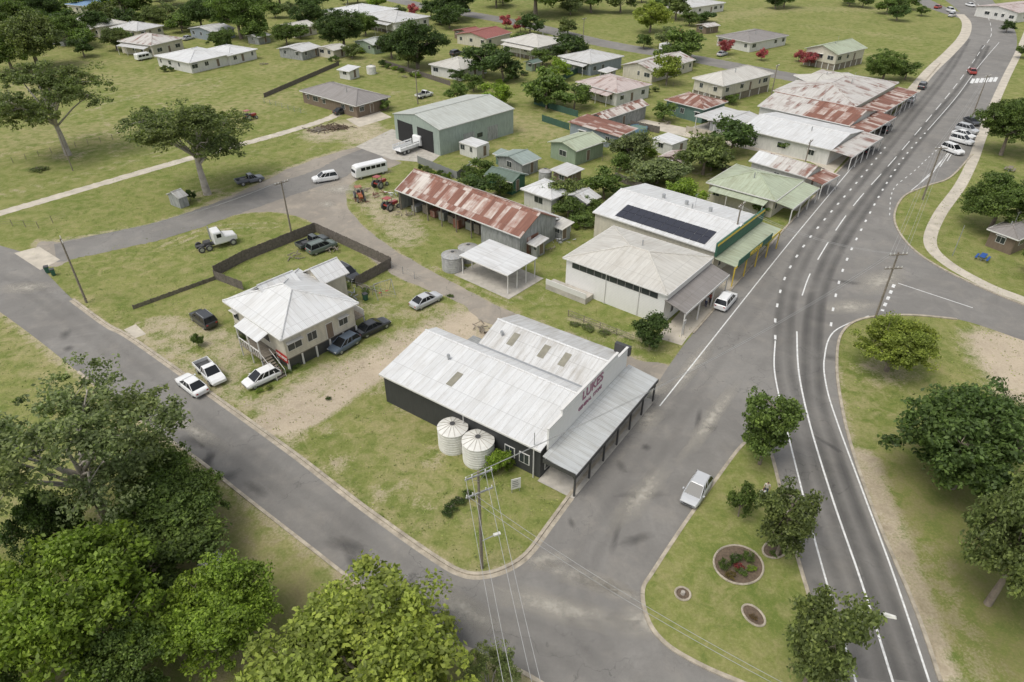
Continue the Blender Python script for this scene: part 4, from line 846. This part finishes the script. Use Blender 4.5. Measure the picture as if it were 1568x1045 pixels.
def board(px,py,w,h,z0,mat,name,ang=.3):
    b=P(px,py); A=Asm(name,(b.x,b.y,0),ang); A.g('panel',mat).box(-w/2,w/2,-.03,.03,z0,z0+h); [A.g('posts','steel').tube((x,.06,0),(x,.06,z0+h*.8),.035,.035,6) for x in(-w*.4,w*.4)]
    for k in range(4): A.g('lettering_rows','trimd').box(-w*.38,w*(.1+.25*random.random()),-.035,-.031,z0+h*(.75-.18*k),z0+h*(.8-.18*k))
    A.build()
board(790,754,.95,1.3,.5,'trim','notice_board',.35); board(1383,108,1.2,.9,1.5,'wdg','roadside_sign'); board(1296,245,1.5,.8,2.2,'yellow','shop_sign'); board(1180,700,.5,.5,1.8,'yellow','road_sign',.1); board(1045,515,.5,.6,1.8,'trim','road_sign',.8)
def bin_(px,py,m):
    b=P(px,py); A=Asm('wheelie_bin',(b.x,b.y,0),random.random()); A.g('body',m).quads([(-.22,-.25,.08),(.22,-.25,.08),(.22,.25,.08),(-.22,.25,.08),(-.29,-.33,1.0),(.29,-.33,1.0),(.29,.33,1.0),(-.29,.33,1.0)],[(3,2,1,0),(0,1,5,4),(1,2,6,5),(2,3,7,6),(3,0,4,7)])
    A.g('lid','trimd').box(-.31,.31,-.36,.36,1.0,1.07); [A.g('wheels','trimd').tube((x,.27,.12),(x+.05,.27,.12),.12,.12,10) for x in(-.27,.22)]; A.build()
for x,y in((74,418),(83,422),(560,460)): bin_(x,y,'wdg')
def table(px,py,m):
    b=P(px,py); A=Asm('picnic_table',(b.x,b.y,0),.8); A.g('top',m).box(-.9,.9,-.38,.38,.7,.76); [A.g('benches',m).box(-.9,.9,y-.14,y+.14,.42,.46) for y in(-.75,.75)]; [A.g('legs','steel').box(x-.04,x+.04,-.8,.8,.36,.42) for x in(-.6,.6)]; [A.g('legs2','steel').box(x-.04,x+.04,-.05,.05,0,.7) for x in(-.6,.6)]; A.build()
table(1503,398,'blue'); table(1545,262,'timber')
b=P(977,202); A=Asm('above_ground_pool',(b.x,b.y,0)); A.g('wall','rbl').tube((0,0,0),(0,0,1.1),2.0,2.0,24,False); A.g('water','wt').tube((0,0,.8),(0,0,.95),1.95,1.95,24); A.build()
b=P(588,452); A=Asm('swing_set',(b.x,b.y,0),.6)
for x in(-1.3,1.3): A.g('frame','steel').tube((x,-.9,0),(x,0,2.1),.04,.04,6); A.g('frame','steel').tube((x,.9,0),(x,0,2.1),.04,.04,6)
A.g('frame','steel').tube((-1.3,0,2.1),(1.3,0,2.1),.04,.04,6)
for x in(-.5,.5): A.g('seats','red').box(x-.22,x+.22,-.1,.1,.5,.54); [A.g('chains','steel').tube((x+s,0,.5),(x+s,0,2.1),.012,.012,4) for s in(-.2,.2)]
A.build()
def pile(px,py,mat,name,n=9,s=1.0,zs=1.0):
    b=P(px,py); g=Geo()
    for k in range(n):
        x,y=random.gauss(0,.7*s),random.gauss(0,.5*s); a=random.uniform(0,3.14); l=random.uniform(.4,1.4)*s; z=random.uniform(.08,.6*s); d=Vector((math.cos(a),math.sin(a),random.uniform(-.1,.2)))*l*.5
        g.tube(Vector((x,y,z*zs))-d,Vector((x,y,z*zs))+d,random.uniform(.04,.12)*s*zs**.5,random.uniform(.03,.1)*s*zs**.5,6)
    o=g.obj(name,M[mat],uv=False); o.location=b
for x,y,m in((560,292,'timber'),(578,300,'rr'),(620,330,'timber'),(600,300,'steel'),(553,310,'rr'),(640,322,'timber'),(860,372,'steel'),(835,382,'timber'),(690,300,'timber'),(512,385,'timber'),(540,455,'steel'),(450,395,'timber'),(720,255,'steel'),(1000,240,'timber'),(915,225,'steel'),(620,120,'timber'),(400,100,'timber'),(340,100,'steel'),(735,505,'timber'),(755,512,'timber'),(560,445,'timber'),(1110,200,'steel'),(1020,190,'timber')): pile(x,y,m,'timber_pile' if m=='timber' else 'scrap_pile')
pile(508,197,'soil','brush_pile',90,2.2,.3); pile(488,200,'timber','brush_pile',50,1.8,.3)
def bed(px,py,rx,ry):
    c=P(px,py); A=Asm('garden_bed',(c.x,c.y,.11),.5); n=30; A.g('soil','soil').poly([(rx*math.cos(2*math.pi*k/n),ry*math.sin(2*math.pi*k/n),.04) for k in range(n)])
    for k in range(n):
        t=2*math.pi*k/n; x,y=rx*math.cos(t),ry*math.sin(t); u2=2*math.pi*(k+.96)/n; A.g('edging_stones','kerb').tube((x,y,.05),(rx*math.cos(u2),ry*math.sin(u2),.05+random.random()*.03),.09,.08+random.random()*.03,6)
    A.build()
bed(1130,866,2.1,1.9); bed(1045,911,.6,.6); bed(1153,944,.7,1.0); bed(1186,843,1.2,.8)
b=P(1045,911); A=Asm('tree_stump',(b.x,b.y,.1)); A.g('stump','barkp').tube((0,0,0),(0,0,.3),.2,.17,8); A.build()
# ---------------- trees
def tree_mesh(name,R,Ht,cb,lobes,clumps,per,leaf,cr,bark='bark',trunk=.3,flat=.8,seed=0,fork=.35,spread=.62):
    r=np.random.default_rng(seed); pr=random.Random(seed); g=Geo(); zc=(Ht+cb)/2; rz=(Ht-cb)/2
    cs=[];lob=[]
    for i in range(lobes):
        a=2.4*i+pr.uniform(-.5,.5); e=-.75+1.6*((i*7)%lobes+.5)/lobes; w_=math.sqrt(max(.05,1-e*e)); rr=R*spread*w_*pr.choice([1,1,.75,.5,1.1])
        lob.append((rr*math.cos(a),rr*math.sin(a),zc+rz*.66*e,R*pr.uniform(.26,.44)))
    for k in range(clumps):
        lx,ly,lz,lr=lob[k%lobes]; d=r.normal(size=3); d/=np.linalg.norm(d)
        if d[2]<-.5: d[2]*=.5
        q=lr*r.uniform(.35,1.1); cs.append((lx+d[0]*q,ly+d[1]*q,max(cb*.7,lz+d[2]*q*flat*rz/R*1.2)))
    cs=np.array(cs)
    top=Vector((pr.uniform(-.3,.3),pr.uniform(-.3,.3),cb+(Ht-cb)*fork)); b0=Vector((0,0,-.1)); m=Vector((top.x*.3,top.y*.3+.1,top.z*.5))
    g.tube(b0,m,trunk*1.25,trunk*.85,8,False); g.tube(m,top,trunk*.85,trunk*.6,8,False)
    for lx,ly,lz,lr in lob:
        c=Vector((lx,ly,lz)); s=m.lerp(top,pr.uniform(.2,1)); mid=s.lerp(c,.5)+Vector((pr.uniform(-.4,.4),pr.uniform(-.4,.4),.4)); g.tube(s,mid,trunk*.42,trunk*.28,6,False); g.tube(mid,c,trunk*.28,trunk*.12,5,False)
        near=cs[np.argsort(((cs-np.array([lx,ly,lz]))**2).sum(1))[:max(4,clumps//lobes)]]
        for q in near[::3]: g.tube(c.lerp(mid,pr.random()*.5),Vector(q),trunk*.12,trunk*.04,4,False)
    nb=len(g.f); Vb=np.array(g.v); Qb=np.array([f for f in g.f],dtype=int)
    n=clumps*per; ci=np.repeat(np.arange(clumps),per); d=r.normal(size=(n,3)); d/=np.linalg.norm(d,axis=1)[:,None]; rad=cr*r.uniform(.45,1.4,clumps)[ci]*r.random(n)**.5
    st_=np.column_stack([r.uniform(.7,1.5,clumps),r.uniform(.7,1.5,clumps),r.uniform(.45,.8,clumps)])[ci]
    pos=cs[ci]+d*rad[:,None]*st_; nr=d*.4+r.normal(size=(n,3))*.6+np.array([0,0,.55]); nr/=np.linalg.norm(nr,axis=1)[:,None]
    t=np.cross(nr,r.normal(size=(n,3))); t/=np.linalg.norm(t,axis=1)[:,None]; bb=np.cross(nr,t); Ls=leaf*r.uniform(.55,1.3,n)[:,None]
    V=np.stack([pos-t*Ls*.5,pos-bb*Ls*.3+nr*Ls*.05,pos+t*Ls*.5,pos+bb*Ls*.3+nr*Ls*.05],1).reshape(-1,3)
    Q=np.arange(4*n).reshape(-1,4)+len(Vb)
    return np_mesh(name,np.vstack([Vb,V]),np.vstack([Qb,Q]),np.concatenate([np.zeros(nb),np.ones(n)]),[M[bark],M['leaf']])
K={}
K['broad']=[(tree_mesh('broad%d'%i,6,9.5,1.6,16,330,110,.32,.8,seed=10+i,trunk=.32),6,9.5) for i in range(2)]
K['gum']=[(tree_mesh('gum%d'%i,7,13,3.4,17,290,85,.29,.78,'barkp',.34,.8,seed=20+i,fork=.3,spread=.68),7,13) for i in range(3)]
K['dense']=[(tree_mesh('dense%d'%i,5.5,8,.7,15,240,100,.33,.85,seed=30+i,trunk=.3),5.5,8) for i in range(2)]
K['col']=[(tree_mesh('col%d'%i,2.8,8,.5,14,165,80,.25,.52,seed=40+i,trunk=.12,fork=.6,spread=.5),2.8,8) for i in range(3)]
K['far']=[(tree_mesh('far%d'%i,3.5,6.2,.5,9,80,50,.46,.85,seed=50+i,trunk=.18),3.5,6.2) for i in range(5)]
K['bush']=[(tree_mesh('bush0',2,2.8,.1,11,130,80,.19,.42,seed=70,trunk=.08,spread=.55),2,2.8)]
K['shrub']=[(tree_mesh('shrub%d'%i,1.1,1.6,.12,7,40,45,.16,.32,seed=60+i,trunk=.05),1.1,1.6) for i in range(2)]
NM={'broad':'broadleaf_tree','gum':'gum_tree','dense':'fig_tree','col':'young_tree','far':'garden_tree','shrub':'shrub','bush':'round_bush'}
cnt={}
def tree(kind,cx,by,wpx,ty,col,name=None,z=0):
    k=cnt.get(kind,0); cnt[kind]=k+1; me,R,Ht=K[kind][k%len(K[kind])]
    b=P(cx,by,z); D=b.y; v=(ty-522.5)/F
    h=6.
    for _ in range(4):
        Z=(H-h*.6)*ST+D*CT; r=wpx/2*Z/F*1.05; h=H-(D+.35*r)*(ST+v*CT)/(CT-v*ST); h=max(h,.5)
    if kind in('far','dense') and by<340: h=max(h,1.45*r)
    o=link(bpy.data.objects.new(name or NM[kind],me)); o.location=b; s=r/R; o.scale=(s,s,h/Ht); o.rotation_euler=(0,0,random.uniform(0,6.28)); o.color=(*col,1); return o
G1=(.155,.225,.03);G2=(.10,.148,.037);G3=(.062,.10,.028);GU=(.135,.168,.07);YG=(.18,.22,.042);PK=(.34,.085,.10);OL=(.118,.15,.05)
TR=[('gum',172,806,330,556,GU),('gum',105,238,175,80,OL),('gum',318,298,205,130,OL),('broad',150,1010,290,818,G1),('broad',350,985,205,862,G1),('broad',575,1090,380,905,YG),
('dense',95,850,115,740,G3),('dense',300,800,120,710,G2),('broad',240,870,230,755,G2),('gum',750,1085,120,1000,OL),('dense',30,1060,120,960,G2),('dense',210,1075,150,960,G2),('dense',250,760,110,670,G2),
('col',1162,712,104,550,G2),('col',1188,852,108,702,OL),('col',1228,1055,140,850,OL),('far',1130,792,42,735,G2),('broad',1357,568,122,475,YG),('dense',1455,745,230,586,G3),('broad',1512,925,190,700,OL),('dense',1590,900,170,740,G2),('dense',1500,690,120,600,G3),
('broad',1532,238,98,140,G2),('broad',1515,352,115,260,G2),('dense',1592,430,70,370,G2),('bush',995,530,62,474,G3),('dense',1600,240,70,170,G2),
('bush',762,722,46,684,G1),('far',925,305,70,252,G2),('far',1088,262,48,222,G2),('far',740,120,70,78,G3),('far',770,125,60,82,G3),('far',1020,130,48,78,YG),('far',830,162,28,138,G3),('dense',640,105,95,36,G3),('dense',527,75,75,15,G3),('far',625,105,45,66,OL),
('dense',60,105,110,30,OL),('dense',20,60,90,-5,G2),('dense',180,78,45,42,OL),('dense',370,60,90,8,G2),('dense',430,12,60,-30,G3),('dense',200,30,80,-10,G2),('far',300,12,60,-15,G3),('dense',250,10,70,-25,G2),('far',395,65,45,28,G2),('dense',820,25,110,-15,G2),('dense',995,50,60,0,YG),('far',950,20,50,-8,OL),('dense',1350,125,60,85,G2),('far',1385,122,40,95,G2),
('far',1033,72,26,42,PK),('far',1110,84,26,57,PK),('far',1165,93,18,73,PK),('far',1237,102,30,76,PK),('far',775,45,22,20,PK),('far',797,50,22,25,PK),('far',633,28,18,3,PK),('far',1222,95,18,75,PK),
('far',870,335,45,318,G2),('far',890,345,50,322,G2),('far',865,315,60,300,OL),('far',765,300,40,282,G2),('far',740,275,45,250,G2),('far',720,275,30,262,G2),('far',1015,185,40,165,G2),('far',1130,212,25,190,G2),('far',1120,160,22,145,G2),('far',1165,330,30,305,G2),('far',1150,345,26,325,OL),('far',950,262,40,240,G2),('far',985,245,36,225,G1),('far',960,305,32,285,G2),('far',905,330,40,312,G2),('far',1035,295,34,272,G2),('far',985,75,30,55,G2),('far',830,100,34,75,G2),('far',700,125,26,108,G3),('far',725,140,36,122,G2),('far',795,70,26,50,G2),
('far',590,170,20,150,G2),('far',660,30,40,8,G3),('far',695,35,40,12,G3),('far',480,25,50,-5,G3),('far',460,60,30,40,G2),('far',130,88,40,55,G3),('far',280,50,40,25,G2),('far',90,60,60,20,G3),('far',140,15,60,-12,G2),('far',350,20,50,-10,G3),('far',905,20,60,-12,G2),('far',1055,40,30,15,G2),('far',1200,12,40,-10,G2),('far',1300,10,30,-10,G2),('far',540,90,30,72,OL),('far',497,60,36,35,OL),('far',292,308,18,288,G3),('bush',305,530,22,508,G2),
('far',700,200,22,180,OL),('far',1062,165,24,145,G2),('far',1205,235,30,215,G2),('far',1370,20,30,5,G2),('far',1320,12,30,0,G2),('far',1410,25,20,8,G2),('far',1540,50,24,30,G3),('far',1568,90,30,60,G2),
('dense',20,110,80,50,G2),('dense',110,70,60,25,G2),('dense',310,45,60,5,G3),('dense',345,80,45,45,G2),('dense',475,45,55,8,G3),('dense',560,55,45,20,G2),('dense',700,30,60,-5,G3),('dense',870,15,70,-25,G2),('dense',760,12,50,-20,G2),('dense',600,90,50,55,G3),('dense',440,70,45,38,G2),('dense',150,55,50,20,G3),('dense',240,45,45,15,OL),('dense',70,35,60,-5,G3)]
for t in TR: tree(*t)
def free(P2,mg=1.0):
    k=~(inside(poly,P2)|inside(BACK_U+BACK_L,P2))
    for (x,y,a,w,d) in FOOT:
        ca,sa=math.cos(a),math.sin(a); rx,ry=P2[:,0]-x,P2[:,1]-y; lx=rx*ca+ry*sa; ly=-rx*sa+ry*ca
        k&=~((lx>-mg)&(lx<w+mg)&(ly>-mg)&(ly<d+mg))
    return k
rr=random.Random(11)
for (x0,x1,y0,y1,n) in ((0,430,-10,85,44),(430,900,-8,60,30),(900,1420,-8,35,12),(640,1150,70,170,20),(700,1080,230,345,14),(1060,1240,195,270,6)):
    for _ in range(n):
        x,y=rr.uniform(x0,x1),rr.uniform(y0,y1); p=P(x,y)
        if x>560 and abs(y-(8+(x-640)*.14))<10 and x<1250: continue
        if not free(np.array([[p.x,p.y]]),2.2)[0]: continue
        w_=rr.uniform(18,36)*(1+.004*y); tree('far' if rr.random()<.8 else 'bush',x,y,w_*(1 if rr.random()<.75 else 1.5),y-w_*rr.uniform(.5,.85),rr.choice([G2,G3,OL,G2,G1,GU,G3]))
for l in ([(250,112),(330,88)],[(505,96),(560,80)],[(745,138),(800,118)],[(935,150),(1000,140)],[(895,243),(960,256)],[(805,330),(880,350)],[(645,262),(690,276)],[(980,303),(1040,320)],[(1080,254),(1140,272)],[(585,102),(650,122)]):
    for i in range(7):
        t=i/6+rr.uniform(-.05,.05); x=l[0][0]+(l[1][0]-l[0][0])*t; y=l[0][1]+(l[1][1]-l[0][1])*t+rr.uniform(-2,2)
        if rr.random()<.75: 
            p=P(x,y)
            if free(np.array([[p.x,p.y]]),.8)[0]: tree('bush',x,y,rr.uniform(9,17),y-rr.uniform(6,12),rr.choice([G2,G3,OL,G1]))
for x,y,w_,t,c in((690,782,26,765,G3),(703,772,24,755,G3),(717,762,24,745,G2),(685,790,20,778,G3),(745,727,26,710,G1),(780,718,24,694,G1),(1108,870,22,850,G2),(1125,862,24,840,G3),(1145,858,22,838,G2),(1135,880,20,866,G2),(1118,884,18,872,(.15,.12,.04)),(1150,874,18,862,G1),(1130,872,18,858,(.25,.06,.06)),(1153,948,14,938,(.14,.10,.05)),
 (450,562,22,550,G2),(438,570,20,560,G2),(398,600,14,592,G1),(412,596,14,586,YG),(503,612,10,604,G3),(370,520,18,508,G3),(530,440,20,428,G2),(560,448,18,438,G2),(1185,850,16,842,G2),(1200,846,16,838,G2),(60,262,30,252,OL),(900,505,26,494,OL),(925,512,22,503,OL),(880,498,20,490,OL),(150,840,40,815,G3),(120,862,36,840,G3),(75,840,30,820,G3),(70,860,24,845,G3),(815,300,20,288,G2),(690,455,12,448,G2)):
    tree('shrub',x,y,w_,t,c,z=.1 if 1100<x<1260 and y>800 else 0)
r=np.random.default_rng(5); n=24000
P2=np.column_stack([r.uniform(-75,95,n),20+r.random(n)**1.3*130]); kk=free(P2)
for (x,y,w_) in LIT: c=P(x,y); kk&=(((P2-np.array([c.x,c.y]))**2).sum(1)>(w_/2+7)**2)
P2=P2[kk]; n=len(P2); per=3
pos=np.repeat(np.column_stack([P2,np.zeros(n)]),per,0)+r.normal(size=(n*per,3))*np.array([.14,.14,0]); a=r.uniform(0,6.28,n*per); hh=r.uniform(.02,.07,n*per); ww=r.uniform(.04,.10,n*per)
dx=np.column_stack([np.cos(a),np.sin(a),np.zeros(n*per)])*ww[:,None]; up=np.column_stack([-np.sin(a)*ww,np.cos(a)*ww,hh])
V=np.stack([pos-dx,pos+dx,pos+dx*.5+up,pos-dx*.5+up],1).reshape(-1,3)
me=np_mesh('grass_tufts',V,np.arange(len(V)).reshape(-1,4),None,[M['leaf']]); o=link(bpy.data.objects.new('grass_tufts',me)); o.color=(.20,.235,.075,1)
# ---------------- people
def person(px,py,ang,shirt,pants,walk=.25,z=0,hair=(.05,.03,.02)):
    b=P(px,py,z); bm=bmesh.new(); ly=bm.verts.layers.skin.verify(); V={}
    def v(k,co,r_): x=bm.verts.new(co); x[ly].radius=(r_,r_*.85 if k in('ch','sp','pe') else r_); V[k]=x; 
    v('pe',(0,0,.95),.15); v('sp',(0,0,1.15),.14); v('ch',(.01,0,1.38),.16); v('nk',(.02,0,1.5),.06); v('hd',(.04,0,1.62),.10); v('ht',(.04,0,1.72),.085)
    for s,n_ in((1,'l'),(-1,'r')):
        w=walk*s; v('hp'+n_,(0,.1*s,.88),.1); v('kn'+n_,(w*.5+.03,.11*s,.48),.065); v('an'+n_,(w-.05,.11*s,.09),.045); v('to'+n_,(w+.13,.12*s,.05),.04)
        v('sh'+n_,(0,.2*s,1.42),.065); v('el'+n_,(-w*.4,.26*s,1.14),.048); v('wr'+n_,(-w*.7+.1,.27*s,.9),.035); v('ha'+n_,(-w*.7+.14,.27*s,.81),.04)
    E=[('pe','sp'),('sp','ch'),('ch','nk'),('nk','hd'),('hd','ht')]
    for n_ in 'lr': E+=[('pe','hp'+n_),('hp'+n_,'kn'+n_),('kn'+n_,'an'+n_),('an'+n_,'to'+n_),('ch','sh'+n_),('sh'+n_,'el'+n_),('el'+n_,'wr'+n_),('wr'+n_,'ha'+n_)]
    for a,c in E: bm.edges.new((V[a],V[c]))
    V['pe'][ly].use_root=True; me=bpy.data.meshes.new('person'); bm.to_mesh(me); bm.free(); o=link(bpy.data.objects.new('person',me)); o.modifiers.new('s','SKIN'); ss=o.modifiers.new('b','SUBSURF'); ss.levels=1; ss.render_levels=1
    dg=bpy.context.evaluated_depsgraph_get(); m2=bpy.data.meshes.new_from_object(o.evaluated_get(dg)); o.modifiers.clear(); o.data=m2
    m2.materials.clear()
    for nme,c in(('skin',(.45,.27,.19)),('shirt_%g'%shirt[0],shirt),('pants_%g'%pants[2],pants),('hair',hair)): m2.materials.append(simple(nme,c,.8))
    for p in m2.polygons:
        c=p.center; i=0
        if c.z<.98 and abs(c.y)<.21: i=2
        elif c.z<1.5 and (c.z>1.15 or abs(c.y)<.2): i=1
        if c.z>1.66 or (c.z>1.56 and c.x<.0): i=3
        if c.z<.07: i=3
        p.material_index=i; p.use_smooth=True
    o.location=b; o.rotation_euler=(0,0,ang)
person(1164,768,1.2,(.6,.6,.62),(.05,.10,.28),z=.11); person(1171,758,-2,(.55,.5,.45),(.04,.05,.1),.1,z=.11); person(1086,466,.9,(.4,.1,.08),(.05,.05,.06)); person(1080,470,.9,(.5,.5,.5),(.03,.04,.1),.1)
# ---------------- light, world, camera
w=bpy.data.worlds.new('World'); sc.world=w; w.use_nodes=True; nt=w.node_tree; nt.nodes.clear()
sk=nt.nodes.new('ShaderNodeTexSky'); sk.sky_type='NISHITA'; sk.sun_disc=False; EL=math.radians(63); AZ=math.radians(235)
sk.sun_elevation=EL; sk.sun_rotation=AZ; sk.dust_density=3.0; sk.air_density=1.0
hs=nt.nodes.new('ShaderNodeHueSaturation'); hs.inputs['Saturation'].default_value=.28; hs.inputs['Value'].default_value=1.25; bg=nt.nodes.new('ShaderNodeBackground'); bg.inputs[1].default_value=.15; ow=nt.nodes.new('ShaderNodeOutputWorld')
nt.links.new(sk.outputs[0],hs.inputs['Color']); nt.links.new(hs.outputs[0],bg.inputs[0]); nt.links.new(bg.outputs[0],ow.inputs[0])
sl=bpy.data.lights.new('sun','SUN'); sl.energy=1.5; sl.angle=math.radians(30); sl.color=(1,.95,.85); so=link(bpy.data.objects.new('sun',sl))
dv=Vector((math.sin(AZ)*math.cos(EL),math.cos(AZ)*math.cos(EL),math.sin(EL))); so.rotation_euler=dv.to_track_quat('Z','Y').to_euler()
cd=bpy.data.cameras.new('camera'); cd.lens=24; cd.sensor_width=36; cd.clip_end=6000; co_=link(bpy.data.objects.new('camera',cd)); co_.location=(0,0,H); co_.rotation_euler=(math.pi/2-TH,0,0); sc.camera=co_
sc.view_settings.view_transform='Standard'; sc.view_settings.look='None'; sc.view_settings.exposure=0
